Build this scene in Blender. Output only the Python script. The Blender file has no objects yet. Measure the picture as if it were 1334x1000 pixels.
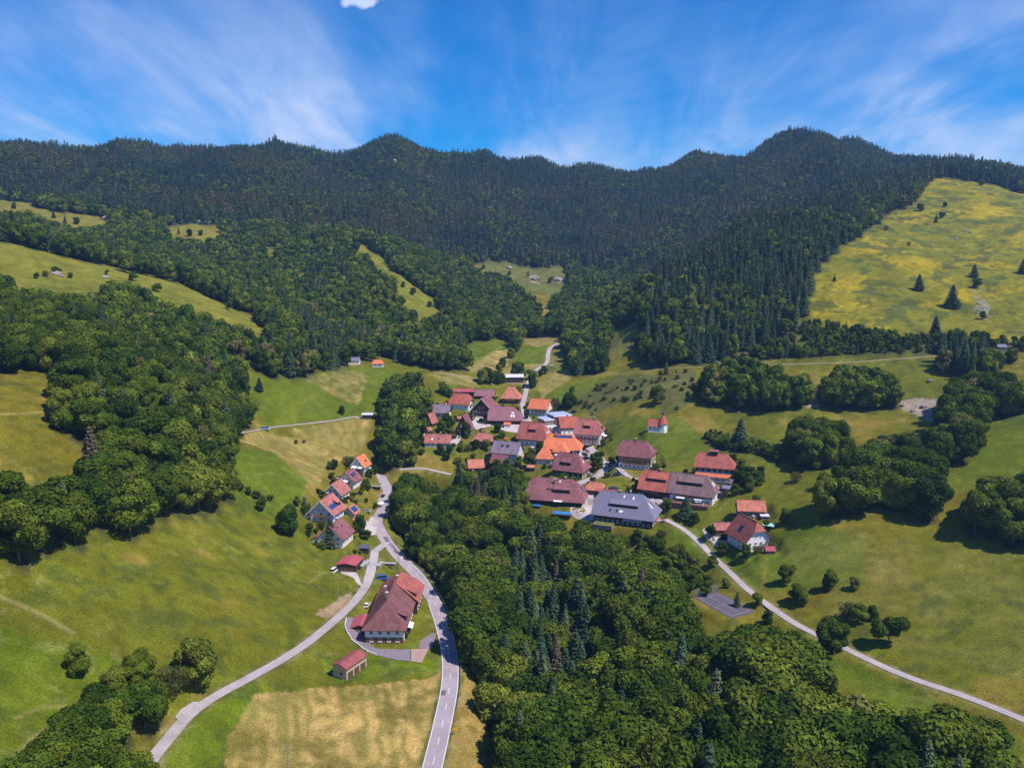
import bpy, math, random
import numpy as np
from mathutils import Vector, Matrix
from mathutils.geometry import delaunay_2d_cdt

R = math.radians
random.seed(7)
rng = np.random.default_rng(7)
scene = bpy.context.scene
col = scene.collection

# ------------------------------------------------------------------ camera
IMW, IMH, FPX = 1334.0, 1000.0, 1013.0
SC = 1.15                                     # metres per landmark unit
CAM_Z, PITCH = 115.0 * SC, R(8.42)
cam_data = bpy.data.cameras.new('camera')
cam_data.sensor_width = 36.0
cam_data.lens = 36.0 * FPX / IMW
cam_data.clip_start = 1.0
cam_data.clip_end = 20000.0
cam = bpy.data.objects.new('camera', cam_data)
col.objects.link(cam)
cam.location = (0, 0, CAM_Z)
cam.rotation_euler = (R(90) - PITCH, 0, 0)
scene.camera = cam

CP, SP = math.cos(PITCH), math.sin(PITCH)
def ray(u, v):                                  # direction of a pixel of the photograph
    a = (u - IMW / 2) / FPX; b = (IMH / 2 - v) / FPX
    return a, CP + b * SP, b * CP - SP

# ------------------------------------------------------------------ sky and sun
SUN_EL = R(57.0)
SUN_AZ = math.atan2(-0.50, 0.866)             # direction towards the sun, in the ground plane
sun_dir = Vector((math.cos(SUN_EL) * math.cos(SUN_AZ), math.cos(SUN_EL) * math.sin(SUN_AZ), math.sin(SUN_EL)))
world = bpy.data.worlds.new('World')
scene.world = world
world.use_nodes = True
wn, wl = world.node_tree.nodes, world.node_tree.links
wn.clear()
def wnode(t, **kw):
    n = wn.new(t)
    for k, v in kw.items():
        setattr(n, k, v)
    return n
def wmath(op, a, b=None, clamp=False):
    n = wn.new('ShaderNodeMath'); n.operation = op; n.use_clamp = clamp
    for i, q in enumerate((a, b)):
        if q is None: continue
        if isinstance(q, (int, float)): n.inputs[i].default_value = q
        else: wl.new(q, n.inputs[i])
    return n.outputs[0]
sky = wnode('ShaderNodeTexSky', sky_type='NISHITA', sun_disc=False)
sky.sun_elevation = SUN_EL
sky.sun_rotation = R(90) - SUN_AZ            # sky rotation is measured clockwise from +Y
sky.altitude = 800
sky.air_density = 1.0
sky.dust_density = 0.0
sky.ozone_density = 2.2
hsv = wnode('ShaderNodeHueSaturation')
hsv.inputs['Hue'].default_value = 0.512
hsv.inputs['Saturation'].default_value = 1.85
hsv.inputs['Value'].default_value = 1.30
wl.new(sky.outputs[0], hsv.inputs['Color'])
tc = wnode('ShaderNodeTexCoord')
sep = wnode('ShaderNodeSeparateXYZ')
wl.new(tc.outputs['Generated'], sep.inputs[0])
dz = wmath('ADD', wmath('MAXIMUM', sep.outputs['Z'], 0.0), 0.16)
px_ = wmath('DIVIDE', sep.outputs['X'], dz)
py_ = wmath('DIVIDE', sep.outputs['Y'], dz)
comb = wnode('ShaderNodeCombineXYZ')
wl.new(px_, comb.inputs[0]); wl.new(py_, comb.inputs[1])
def cirrus(rot, sx, sy, scale, detail, rough, dist, loc):
    mp = wnode('ShaderNodeMapping')
    mp.inputs['Location'].default_value = loc
    mp.inputs['Rotation'].default_value = (0, 0, R(rot))
    mp.inputs['Scale'].default_value = (sx, sy, 1)
    wl.new(comb.outputs[0], mp.inputs[0])
    nz = wnode('ShaderNodeTexNoise')
    nz.inputs['Scale'].default_value = scale
    nz.inputs['Detail'].default_value = detail
    nz.inputs['Roughness'].default_value = rough
    nz.inputs['Distortion'].default_value = dist
    wl.new(mp.outputs[0], nz.inputs['Vector'])
    return nz.outputs['Fac']
fine = cirrus(-32, 1.25, 0.40, 2.0, 10, 0.62, 1.0, (3.1, 1.7, 0))
veil = cirrus(-10, 0.75, 0.5, 0.9, 5, 0.55, 0.5, (0.62, 2.35, 4))
def ramp01(v, a, b):
    n = wn.new('ShaderNodeMapRange'); n.interpolation_type = 'SMOOTHSTEP'
    wl.new(v, n.inputs['Value'])
    n.inputs['From Min'].default_value = a; n.inputs['From Max'].default_value = b
    return n.outputs[0]
f1 = ramp01(fine, 0.34, 0.72)
f2 = ramp01(veil, 0.34, 0.62)
low = ramp01(sep.outputs['Z'], 0.36, 0.10)      # thin cloud is denser towards the horizon, all the way round
cl = wmath('MULTIPLY', wmath('ADD', wmath('MULTIPLY', f1, 0.62), wmath('MULTIPLY', f2, 0.38)), wmath('ADD', wmath('MULTIPLY', f2, 0.75), 0.16))
cl = wmath('MULTIPLY', cl, wmath('ADD', wmath('MULTIPLY', low, 1.15), 0.22), True)
_cd = Vector(ray(470, -2)).normalized()
cv = wnode('ShaderNodeVectorMath', operation='SUBTRACT'); wl.new(tc.outputs['Generated'], cv.inputs[0]); cv.inputs[1].default_value = _cd
cm = wnode('ShaderNodeVectorMath', operation='MULTIPLY'); wl.new(cv.outputs[0], cm.inputs[0]); cm.inputs[1].default_value = (1, 1, 2.2)
cln = wnode('ShaderNodeVectorMath', operation='LENGTH'); wl.new(cm.outputs[0], cln.inputs[0])
cz_ = wnode('ShaderNodeTexNoise'); cz_.inputs['Scale'].default_value = 55; cz_.inputs['Detail'].default_value = 6; wl.new(tc.outputs['Generated'], cz_.inputs['Vector'])
puff = ramp01(wmath('ADD', cln.outputs['Value'], wmath('MULTIPLY', cz_.outputs['Fac'], 0.05)), 0.052, 0.036)
cl = wmath('MULTIPLY', cl, ramp01(sep.outputs['Z'], 0.0, 0.03))
cl = wmath('MAXIMUM', cl, wmath('MULTIPLY', puff, 0.95))
mixc = wnode('ShaderNodeMix', data_type='RGBA')
wl.new(cl, mixc.inputs['Factor'])
wl.new(hsv.outputs[0], mixc.inputs['A'])
mixc.inputs['B'].default_value = (5.6, 6.6, 9.0, 1)
bg = wnode('ShaderNodeBackground')
bg.inputs['Strength'].default_value = 0.105
wl.new(mixc.outputs['Result'], bg.inputs['Color'])
wo = wnode('ShaderNodeOutputWorld')
wl.new(bg.outputs[0], wo.inputs['Surface'])

sun_data = bpy.data.lights.new('sun', 'SUN')
sun_data.energy = 5.0
sun_data.angle = R(0.53)
sun_data.color = (1.0, 0.94, 0.85)
sun = bpy.data.objects.new('sun', sun_data)
col.objects.link(sun)
sun.rotation_euler = (-sun_dir).to_track_quat('-Z', 'Y').to_euler()
sun.location = (200, 0, 600)

scene.view_settings.view_transform = 'Standard'
scene.view_settings.look = 'None'
scene.view_settings.gamma = 1.0
scene.view_settings.exposure = 0.18
scene.view_settings.use_curve_mapping = False
scene.render.engine = 'CYCLES'
scene.cycles.max_bounces = 5
scene.cycles.diffuse_bounces = 2
scene.cycles.glossy_bounces = 2
scene.cycles.transmission_bounces = 3
scene.cycles.volume_bounces = 0
scene.cycles.transparent_max_bounces = 4
scene.cycles.use_denoising = True

# ------------------------------------------------------------------ projection helpers
def at_y(u, v, y):                              # point on the ray of a pixel at a forward distance y
    a, fy, fz = ray(u, v)
    t = y / fy
    return (a * t, y, CAM_Z + fz * t)
def project(x, y, z):
    dzz = np.asarray(z) - CAM_Z
    depth = np.asarray(y) * CP - dzz * SP
    up = np.asarray(y) * SP + dzz * CP
    depth = np.maximum(depth, 1e-3)
    return IMW / 2 + FPX * np.asarray(x) / depth, IMH / 2 - FPX * up / depth, depth

# ------------------------------------------------------------------ terrain heights: landmarks on the ground, then a smooth sheet through them
GP = [
 (563,1000,166),(590,880,208),(580,790,250),(520,715,306),(495,650,355),(490,625,385),(460,800,240),(300,900,183),
 (190,1000,150),(376,1000,160),(0,1000,125),(0,900,145),(0,780,172),(100,850,165),(200,760,205),(300,800,208),
 (300,650,280),(390,690,285),(400,620,335),(0,720,182),(150,710,215),(0,620,215),(60,550,250),(0,480,290),
 (130,480,310),(200,560,275),(310,575,340),(320,560,375),(420,520,435),(340,495,430),(480,545,420),(480,480,500),
 (500,470,530),(590,480,520),(570,500,490),(600,570,430),(560,560,440),(700,540,470),(720,600,400),(760,570,425),
 (790,610,375),(860,560,400),(830,600,375),(770,640,350),(720,650,345),(815,680,315),(900,640,340),(975,710,285),
 (940,660,315),(880,690,305),(700,800,270),(750,900,215),(900,950,185),(660,900,206),(620,700,330),(600,640,380),
 (1000,880,205),(760,740,308),(850,760,280),(540,600,400),(943,795,236),(1010,800,235),(1100,850,205),(1200,900,185),
 (1334,940,165),(1334,1000,148),(1100,1000,160),(1100,740,250),(1200,780,228),(1334,800,212),(1334,715,245),(1240,680,268),
 (1100,665,282),(1030,650,305),(960,600,350),(960,550,400),(1100,560,375),(1250,610,300),(1334,560,320),(1200,530,385),
 (1040,530,400),(900,540,415),(800,510,470),(850,490,480),(880,478,485),(1000,475,460),(1200,465,440),(1334,450,430),
 (1080,420,500),(1060,390,545),(1140,290,760),(1200,250,880),(1230,228,950),(1334,247,900),(1240,385,540),(1334,330,640),
 (1334,420,480),(1250,300,720),(1100,185,1500),(1334,243,1300),(1220,214,1400),(1065,197,1250),(980,208,1350),(860,222,1450),
 (790,243,1550),(700,214,1500),(640,217,1450),(600,224,1450),(520,198,1400),(450,212,1450),(380,213,1500),(200,203,1400),
 (0,196,1300),(-350,190,1300),(1700,235,1200),(0,282,760),(100,292,780),(250,302,850),(60,252,950),(300,252,1050),
 (500,262,1130),(520,225,1300),(600,305,1050),(700,305,1100),(680,352,950),(740,372,900),(640,347,960),(700,392,820),
 (800,305,1150),(900,265,1200),(800,362,950),(1000,235,1180),(850,343,1000),(460,316,830),(510,356,740),(540,386,690),
 (580,406,660),(600,375,850),(430,335,800),(350,352,780),(300,335,780),(200,315,800),(450,440,600),(0,322,480),
 (100,347,500),(230,377,520),(340,427,510),(0,370,440),(150,382,470),(250,442,440),(400,472,470),(130,442,370),
 (0,422,350),(830,412,560),(870,362,640),(960,302,760),(1090,258,880),(820,472,530),(950,470,490),(1050,430,500),
 (830,402,760),(900,356,900),(1000,312,1010),(640,470,570),(700,450,610),(720,440,640),(700,500,520),(760,490,520),(810,440,580),
 (650,440,640),(620,425,700),(700,425,720),(610,460,590),(730,560,445),(660,560,440),
]
PTS = [at_y(u, v, y * SC) for u, v, y in GP]
EXTRA = [(-55, 60, 28), (0, 50, 0), (110, 50, 6), (-220, 90, 90), (-420, 250, 180), (330, 90, 55), (460, 280, 120),
        (-330, 620, 118), (-190, 650, 90), (-250, 610, 104), (-900, 700, 250), (820, 620, 180), (640, 1050, 212), (-1500, 1300, 300)]
for xx in (-1900, -1000, -300, 300, 1000, 1900):
    EXTRA += [(xx, 1950, 190), (xx * 1.2, 2500, 120)]
PTS = np.array(PTS + [tuple(c * SC for c in p) for p in EXTRA])
_pc, _ps = np.array([0.0, 700.0]), 700.0
def _kern(d2):
    return np.where(d2 > 1e-12, 0.5 * d2 * np.log(np.maximum(d2, 1e-12)), 0.0)
_q = (PTS[:, :2] - _pc) / _ps
_n = len(_q)
_K = _kern(((_q[:, None, :] - _q[None, :, :]) ** 2).sum(-1)) + np.eye(_n) * 4e-4
_P = np.hstack([np.ones((_n, 1)), _q])
_A = np.block([[_K, _P], [_P.T, np.zeros((3, 3))]])
_w = np.linalg.solve(_A, np.concatenate([PTS[:, 2], np.zeros(3)]))
def tps(x, y):
    x = np.atleast_1d(np.asarray(x, float)); y = np.atleast_1d(np.asarray(y, float))
    out = np.empty(x.size)
    q = np.stack([(x.ravel() - _pc[0]) / _ps, (y.ravel() - _pc[1]) / _ps], 1)
    for s in range(0, len(q), 20000):
        c = q[s:s + 20000]
        d2 = ((c[:, None, 0] - _q[None, :, 0]) ** 2 + (c[:, None, 1] - _q[None, :, 1]) ** 2)
        out[s:s + 20000] = _kern(d2) @ _w[:_n] + _w[_n] + c @ _w[_n + 1:]
    return out
def smooth01(t):
    t = np.clip(t, 0, 1); return t * t * (3 - 2 * t)
# value noise
def vnoise(x, y, scale, seed):
    g = np.random.default_rng(seed).random((256, 256))
    fx, fy = x / scale, y / scale
    ix, iy = np.floor(fx).astype(int), np.floor(fy).astype(int)
    tx, ty = fx - ix, fy - iy
    tx = tx * tx * (3 - 2 * tx); ty = ty * ty * (3 - 2 * ty)
    a = g[ix % 256, iy % 256]; b = g[(ix + 1) % 256, iy % 256]
    c = g[ix % 256, (iy + 1) % 256]; d = g[(ix + 1) % 256, (iy + 1) % 256]
    return (a * (1 - tx) + b * tx) * (1 - ty) + (c * (1 - tx) + d * tx) * ty
def fbm(x, y, scale, seed, octs=4):
    s, a, t = 0, 1.0, 0
    for k in range(octs):
        ca, sa = math.cos(seed + k * 1.3), math.sin(seed + k * 1.3)      # turn each octave so no grid shows
        s = s + a * vnoise(x * ca - y * sa, x * sa + y * ca, scale / 2 ** k, seed + k); t += a; a *= 0.5
    return s / t
# fan-shaped grid
NC, NR, SMAX, SOFF, YOFF, Y0, Y1 = 900, 860, 0.86, 170.0, 70.0, 80.0, 2650.0
LY0, LY1 = math.log(Y0 + YOFF), math.log(Y1 + YOFF)
gy = np.exp(np.linspace(LY0, LY1, NR)) - YOFF
gs = np.linspace(-SMAX, SMAX, NC)
GX = gs[None, :] * (gy[:, None] + SOFF)
GY = np.repeat(gy[:, None], NC, 1)
# evaluate the smooth sheet on a coarse copy of the grid and interpolate
cr, cc = np.linspace(0, NR - 1, 216), np.linspace(0, NC - 1, 226)
cy = np.interp(cr, np.arange(NR), gy); cs = np.interp(cc, np.arange(NC), gs)
CX = cs[None, :] * (cy[:, None] + SOFF)
CZ = tps(CX.ravel(), np.repeat(cy, 226)).reshape(216, 226)
tmp = np.stack([np.interp(np.arange(NC), cc, CZ[i]) for i in range(216)])
GZ = np.stack([np.interp(np.arange(NR), cr, tmp[:, j]) for j in range(NC)], 1)
far_w = np.clip((GY - 600) / 600, 0, 1)
GZ += (fbm(GX + 4000, GY, 45, 11, 3) - 0.5) * 1.6 + (fbm(GX + 4000, GY, 170, 15, 4) - 0.5) * 50 * far_w
_wx = GX + (fbm(GX + 800, GY, 260, 301, 2) - 0.5) * 160
_rid = 1 - np.abs(2 * fbm(_wx + 6000, GY * 0.32, 190, 311, 3) - 1)          # spurs and gullies down the mountain sides
GZ += (_rid - 0.82) * 72 * smooth01((GY - 1000) / 380)
def HQ(x, y):
    x = np.asarray(x, float); y = np.asarray(y, float)
    r = (np.log(np.maximum(y, Y0) + YOFF) - LY0) / (LY1 - LY0) * (NR - 1)
    c = (x / (y + SOFF) + SMAX) / (2 * SMAX) * (NC - 1)
    r = np.clip(r, 0, NR - 1.001); c = np.clip(c, 0, NC - 1.001)
    i, j = r.astype(int), c.astype(int); a, b = r - i, c - j
    return (GZ[i, j] * (1 - b) + GZ[i, j + 1] * b) * (1 - a) + (GZ[i + 1, j] * (1 - b) + GZ[i + 1, j + 1] * b) * a
_march = np.exp(np.linspace(math.log(100), math.log(2550), 2600))
def ground(u, v):                               # where the ray of a pixel meets the ground
    a, fy, fz = ray(u, v)
    t = _march / fy
    zr = CAM_Z + fz * t
    h = HQ(a * t, _march)
    below = np.nonzero(zr < h)[0]
    k = below[0] if len(below) else len(t) - 1
    if k > 0:
        d0, d1 = zr[k - 1] - h[k - 1], zr[k] - h[k]
        w = d0 / (d0 - d1) if d0 != d1 else 0
        tt = t[k - 1] + (t[k] - t[k - 1]) * w
    else:
        tt = t[k]
    x, y = a * tt, fy * tt
    return np.array([x, y, float(HQ(x, y))])
def in_poly(u, v, poly):
    u = np.asarray(u); v = np.asarray(v)
    inside = np.zeros(u.shape, bool)
    n = len(poly)
    for i in range(n):
        x1, y1 = poly[i]; x2, y2 = poly[(i + 1) % n]
        if y1 == y2: continue
        c = ((y1 > v) != (y2 > v)) & (u < (x2 - x1) * (v - y1) / (y2 - y1) + x1)
        inside ^= c
    return inside
def grid_window(x, y, rad):
    r0 = np.searchsorted(gy, y - rad) - 1; r1 = np.searchsorted(gy, y + rad) + 1
    r0, r1 = max(r0, 0), min(r1, NR)
    yy = max(y - rad, Y0)
    c0 = int(((x - rad) / (yy + SOFF if x - rad < 0 else y + rad + SOFF) + SMAX) / (2 * SMAX) * (NC - 1)) - 2
    c1 = int(((x + rad) / (yy + SOFF if x + rad > 0 else y + rad + SOFF) + SMAX) / (2 * SMAX) * (NC - 1)) + 3
    return slice(r0, r1), slice(max(c0, 0), min(c1, NC))

# ------------------------------------------------------------------ mesh and material helpers
def link(o, parent=None):
    col.objects.link(o)
    if parent is not None: o.parent = parent
    return o
def new_mesh(name, verts, faces, mats, fmat=None, smooth=False):
    me = bpy.data.meshes.new(name)
    me.from_pydata([tuple(map(float, v)) for v in verts], [], [tuple(f) for f in faces])
    for m in (mats if isinstance(mats, (list, tuple)) else [mats]): me.materials.append(m)
    if fmat is not None: me.polygons.foreach_set('material_index', fmat)
    if smooth: me.polygons.foreach_set('use_smooth', [True] * len(me.polygons))
    me.update()
    return me
def obj(name, me, parent=None, loc=(0, 0, 0), rotz=0.0):
    o = bpy.data.objects.new(name, me)
    o.location = loc
    if rotz: o.rotation_euler = (0, 0, rotz)
    return link(o, parent)
def empty(name, loc, rotz=0.0):
    o = bpy.data.objects.new(name, None)
    o.empty_display_size = 0.5
    o.location = loc; o.rotation_euler = (0, 0, rotz)
    return link(o)
def tag(o, label=None, cat=None, group=None, kind=None):
    if label: o['label'] = label
    if cat: o['category'] = cat
    if group: o['group'] = group
    if kind: o['kind'] = kind
    return o
class MB:
    """collects simple solids and links them as one mesh"""
    def __init__(s): s.v = []; s.f = []; s.m = []
    def add(s, verts, faces, mi=0):
        b = len(s.v); s.v += [tuple(p) for p in verts]
        s.f += [tuple(i + b for i in f) for f in faces]; s.m += [mi] * len(faces)
    def box(s, x0, x1, y0, y1, z0, z1, mi=0):
        s.add([(x0, y0, z0), (x1, y0, z0), (x1, y1, z0), (x0, y1, z0), (x0, y0, z1), (x1, y0, z1), (x1, y1, z1), (x0, y1, z1)],
              [(0, 3, 2, 1), (4, 5, 6, 7), (0, 1, 5, 4), (1, 2, 6, 5), (2, 3, 7, 6), (3, 0, 4, 7)], mi)
    def slab(s, poly, th, mi=0):                # a sloping polygon given thickness downwards
        n = len(poly)
        lo = [(p[0], p[1], p[2] - th) for p in poly]
        s.add(list(poly) + lo, [tuple(range(n)), tuple(range(2 * n - 1, n - 1, -1))] +
              [(i, i + n, (i + 1) % n + n, (i + 1) % n) for i in range(n)], mi)
    def prism(s, poly, z0, z1, mi=0):
        n = len(poly)
        s.add([(p[0], p[1], z0) for p in poly] + [(p[0], p[1], z1) for p in poly],
              [tuple(range(n - 1, -1, -1)), tuple(range(n, 2 * n))] + [(i, (i + 1) % n, (i + 1) % n + n, i + n) for i in range(n)], mi)
    def tube(s, p0, p1, r0, r1=None, n=7, mi=0, cap=True):
        r1 = r0 if r1 is None else r1
        p0, p1 = Vector(p0), Vector(p1); d = (p1 - p0).normalized()
        a = d.orthogonal().normalized(); b = d.cross(a)
        vs = []
        for p, r in ((p0, r0), (p1, r1)):
            for k in range(n):
                t = 2 * math.pi * k / n
                vs.append(p + (a * math.cos(t) + b * math.sin(t)) * r)
        fs = [(k, (k + 1) % n, (k + 1) % n + n, k + n) for k in range(n)]
        if cap: fs += [tuple(range(n - 1, -1, -1)), tuple(range(n, 2 * n))]
        s.add(vs, fs, mi)
    def cone(s, x, y, z0, z1, r0, r1, n=10, mi=0, ph=0.0):
        vs = [(x + r0 * math.cos(ph + 2 * math.pi * k / n), y + r0 * math.sin(ph + 2 * math.pi * k / n), z0) for k in range(n)]
        vs += [(x + r1 * math.cos(ph + 2 * math.pi * k / n), y + r1 * math.sin(ph + 2 * math.pi * k / n), z1) for k in range(n)]
        s.add(vs, [(k, (k + 1) % n, (k + 1) % n + n, k + n) for k in range(n)] + [tuple(range(n - 1, -1, -1)), tuple(range(n, 2 * n))], mi)
    def mesh(s, name, mats, smooth=False):
        return new_mesh(name, s.v, s.f, mats, s.m, smooth)
    def build(s, name, mats, parent=None, loc=(0, 0, 0), rotz=0.0):
        return obj(name, s.mesh(name, mats), parent, loc, rotz)
    def xf(s, M, start=0):
        s.v[start:] = [tuple(M @ Vector(p)) for p in s.v[start:]]
        return s

MATS = {}
def material(name, base, rough=0.85, var=0.12, scale=1.2, bump=0.0, bump_scale=6.0, metal=0.0, spec=0.3, coords='Object', alt=None, alt_scale=0.3, streak=False):
    """plain procedural surface: base colour broken up by two noises, optional relief"""
    if name in MATS: return MATS[name]
    m = bpy.data.materials.new(name); m.use_nodes = True
    nt = m.node_tree; n = nt.nodes; l = nt.links
    p = n['Principled BSDF']
    p.inputs['Roughness'].default_value = rough
    p.inputs['Metallic'].default_value = metal
    p.inputs['Specular IOR Level'].default_value = spec
    t = n.new('ShaderNodeTexCoord')
    src = t.outputs[coords]
    if streak:
        mp = n.new('ShaderNodeMapping'); mp.inputs['Scale'].default_value = (1, 1, 0.22); l.new(src, mp.inputs[0]); src = mp.outputs[0]
    nz = n.new('ShaderNodeTexNoise'); nz.inputs['Scale'].default_value = scale; nz.inputs['Detail'].default_value = 6
    nz.inputs['Roughness'].default_value = 0.65
    l.new(src, nz.inputs['Vector'])
    mr = n.new('ShaderNodeMapRange'); l.new(nz.outputs['Fac'], mr.inputs['Value'])
    mr.inputs['From Min'].default_value = 0.3; mr.inputs['From Max'].default_value = 0.7
    mr.inputs['To Min'].default_value = 1 - var; mr.inputs['To Max'].default_value = 1 + var
    mx = n.new('ShaderNodeMix'); mx.data_type = 'RGBA'; mx.blend_type = 'MULTIPLY'; mx.inputs['Factor'].default_value = 1
    if alt is not None:
        n2 = n.new('ShaderNodeTexNoise'); n2.inputs['Scale'].default_value = alt_scale; n2.inputs['Detail'].default_value = 5
        l.new(t.outputs[coords], n2.inputs['Vector'])
        m2 = n.new('ShaderNodeMapRange'); m2.inputs['From Min'].default_value = 0.42; m2.inputs['From Max'].default_value = 0.64
        l.new(n2.outputs['Fac'], m2.inputs['Value'])
        m3 = n.new('ShaderNodeMix'); m3.data_type = 'RGBA'
        l.new(m2.outputs[0], m3.inputs['Factor'])
        m3.inputs['A'].default_value = (*base, 1); m3.inputs['B'].default_value = (*alt, 1)
        l.new(m3.outputs['Result'], mx.inputs['A'])
    else:
        mx.inputs['A'].default_value = (*base, 1)
    l.new(mr.outputs[0], mx.inputs['B'])
    l.new(mx.outputs['Result'], p.inputs['Base Color'])
    if bump:
        nb = n.new('ShaderNodeTexNoise'); nb.inputs['Scale'].default_value = bump_scale; nb.inputs['Detail'].default_value = 4
        l.new(t.outputs[coords], nb.inputs['Vector'])
        b = n.new('ShaderNodeBump'); b.inputs['Strength'].default_value = bump; b.inputs['Distance'].default_value = 0.1
        l.new(nb.outputs['Fac'], b.inputs['Height']); l.new(b.outputs[0], p.inputs['Normal'])
    MATS[name] = m
    return m
def roof_mat(name, base, alt=None, var=0.2):
    """rows of tiles: fine courses along z, weathered patches"""
    if name in MATS: return MATS[name]
    m = material(name, base, rough=0.8, var=var, scale=1.6, alt=alt or tuple(c * 0.72 for c in base), alt_scale=0.35, streak=True)
    nt = m.node_tree; n = nt.nodes; l = nt.links
    t = n.new('ShaderNodeTexCoord')
    w = n.new('ShaderNodeTexWave'); w.wave_type = 'BANDS'; w.bands_direction = 'Z'; w.wave_profile = 'SAW'
    w.inputs['Scale'].default_value = 1.45; w.inputs['Distortion'].default_value = 0.3
    l.new(t.outputs['Object'], w.inputs['Vector'])
    b = n.new('ShaderNodeBump'); b.inputs['Strength'].default_value = 0.5; b.inputs['Distance'].default_value = 0.06
    l.new(w.outputs['Fac'], b.inputs['Height']); l.new(b.outputs[0], n['Principled BSDF'].inputs['Normal'])
    return m
# ------------------------------------------------------------------ roads: centre lines on the ground, land levelled under them
def catmull(pts, step):
    pts = [np.array(p, float) for p in pts]
    pts = [2 * pts[0] - pts[1]] + pts + [2 * pts[-1] - pts[-2]]
    out = []
    for i in range(1, len(pts) - 2):
        p0, p1, p2, p3 = pts[i - 1:i + 3]
        n = max(2, int(np.linalg.norm(p2 - p1) / step))
        for k in range(n):
            t = k / n
            out.append(0.5 * (2 * p1 + (p2 - p0) * t + (2 * p0 - 5 * p1 + 4 * p2 - p3) * t * t + (3 * p1 - p0 - 3 * p2 + p3) * t ** 3))
    out.append(pts[-2])
    return np.array(out)
ROADS = {
 'main_road': dict(px=[(551,1050),(563,1000),(577,940),(586,890),(585,850),(576,812),(562,778),(545,752),(524,730),(507,710),(495,690),(491,677),(497,665),(504,652),(505,640),(500,628),(496,617)], w=5.6, mat='asphalt'),
 'side_lane': dict(px=[(503,706),(491,716),(487,730),(485,742),(477,762),(463,782),(442,803),(421,820),(400,837),(370,857),(330,880),(290,902),(258,920),(240,936),(220,962),(197,993),(175,1025)], w=3.6, mat='lane'),
 'valley_lane': dict(px=[(1400,965),(1334,937),(1250,905),(1150,868),(1050,820),(1010,795),(975,768),(950,745),(930,727),(912,708),(892,690),(870,678),(855,667),(848,654)], w=3.0, mat='lane'),
 'upper_lane': dict(px=[(690,549),(683,539),(681,527),(684,515),(687,503),(692,491),(700,481),(712,473),(714,462),(718,452),(734,444)], w=3.6, mat='lane'),
 'village_street': dict(px=[(748,634),(762,627),(780,619),(787,610),(783,599),(776,590),(768,583)], w=5.0, mat='lane'),
 'chapel_path': dict(px=[(790,608),(806,616),(820,621),(834,626)], w=2.6, mat='lane'),
 'hillside_track': dict(px=[(790,487),(830,484),(880,479),(950,477),(1010,475),(1080,473),(1150,469),(1230,463),(1290,458)], w=2.2, mat='track'),
 'field_lane': dict(px=[(308,562),(350,557),(400,552),(440,547),(478,540)], w=2.4, mat='lane'),
 'wood_lane': dict(px=[(520,612),(548,608),(566,613),(588,620)], w=3.0, mat='lane'),
 'meadow_lane': dict(px=[(565,484),(590,488),(615,492),(650,497),(684,502)], w=2.4, mat='track'),
}
DMIN = np.full(GZ.shape, 1e9); ZT = np.zeros(GZ.shape)
ROADPTS = []
for nm, r in ROADS.items():
    p = catmull([ground(u, v)[:2] for u, v in r['px']], 1.5)
    z = HQ(p[:, 0], p[:, 1])
    k = np.ones(15) / 15
    z = np.convolve(np.pad(z, 7, mode='edge'), k, 'valid')
    r['p'], r['z'] = p, z
    hw = r['w'] / 2 + 0.7
    for (x, y), zz in zip(p, z):
        rs, cs_ = grid_window(x, y, hw + 7)
        d = np.hypot(GX[rs, cs_] - x, GY[rs, cs_] - y) - hw
        m = d < DMIN[rs, cs_]
        DMIN[rs, cs_] = np.where(m, d, DMIN[rs, cs_]); ZT[rs, cs_] = np.where(m, zz, ZT[rs, cs_])
    ROADPTS.append(np.column_stack([p, np.full(len(p), r['w'] / 2)]))
# the ravine falls away on the outer side of the main road
_mp = ROADS['main_road']['p']
_mt = np.gradient(_mp, axis=0); _mt /= np.linalg.norm(_mt, axis=1, keepdims=True)
DS = np.full(GZ.shape, 1e9)
for (x, y), t_ in zip(_mp[::2], _mt[::2]):
    rs, cs_ = grid_window(x, y, 75)
    ddx, ddy = GX[rs, cs_] - x, GY[rs, cs_] - y
    dd = np.hypot(ddx, ddy)
    right = (ddx * t_[1] - ddy * t_[0]) > 0
    cur = DS[rs, cs_]
    m = dd < np.abs(cur)
    DS[rs, cs_] = np.where(m, np.where(right, dd, -dd), cur)
GZ -= 8.0 * smooth01((DS - 7) / 16) * (1 - smooth01((DS - 25) / 45)) * (GY < 460) * smooth01((GY - 150) / 60)
wgt = 1 - smooth01(np.clip(DMIN, 0, 6) / 6)
GZ = GZ * (1 - wgt) + ZT * wgt
ROADPTS = np.vstack(ROADPTS)
# second pass: where roads join they take one level
for nm, r in ROADS.items():
    z = HQ(r['p'][:, 0], r['p'][:, 1]); r['z'] = np.convolve(np.pad(z, 6, mode='edge'), np.ones(13) / 13, 'valid')
W2_ = np.zeros(GZ.shape); Z2_ = np.zeros(GZ.shape)
for nm, r in ROADS.items():
    hw = r['w'] / 2 + 0.6
    for (x, y), zz in zip(r['p'], r['z']):
        rs, cs_ = grid_window(x, y, hw + 3)
        d = np.hypot(GX[rs, cs_] - x, GY[rs, cs_] - y)
        w = np.exp(-(d / hw) ** 2 * 1.2) * (d < hw + 3)
        W2_[rs, cs_] += w; Z2_[rs, cs_] += w * zz
m_ = W2_ > 1e-3
k_ = smooth01(W2_ / 0.8)
GZ = np.where(m_, GZ * (1 - k_) + np.where(m_, Z2_ / np.maximum(W2_, 1e-3), 0) * k_, GZ)

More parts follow.
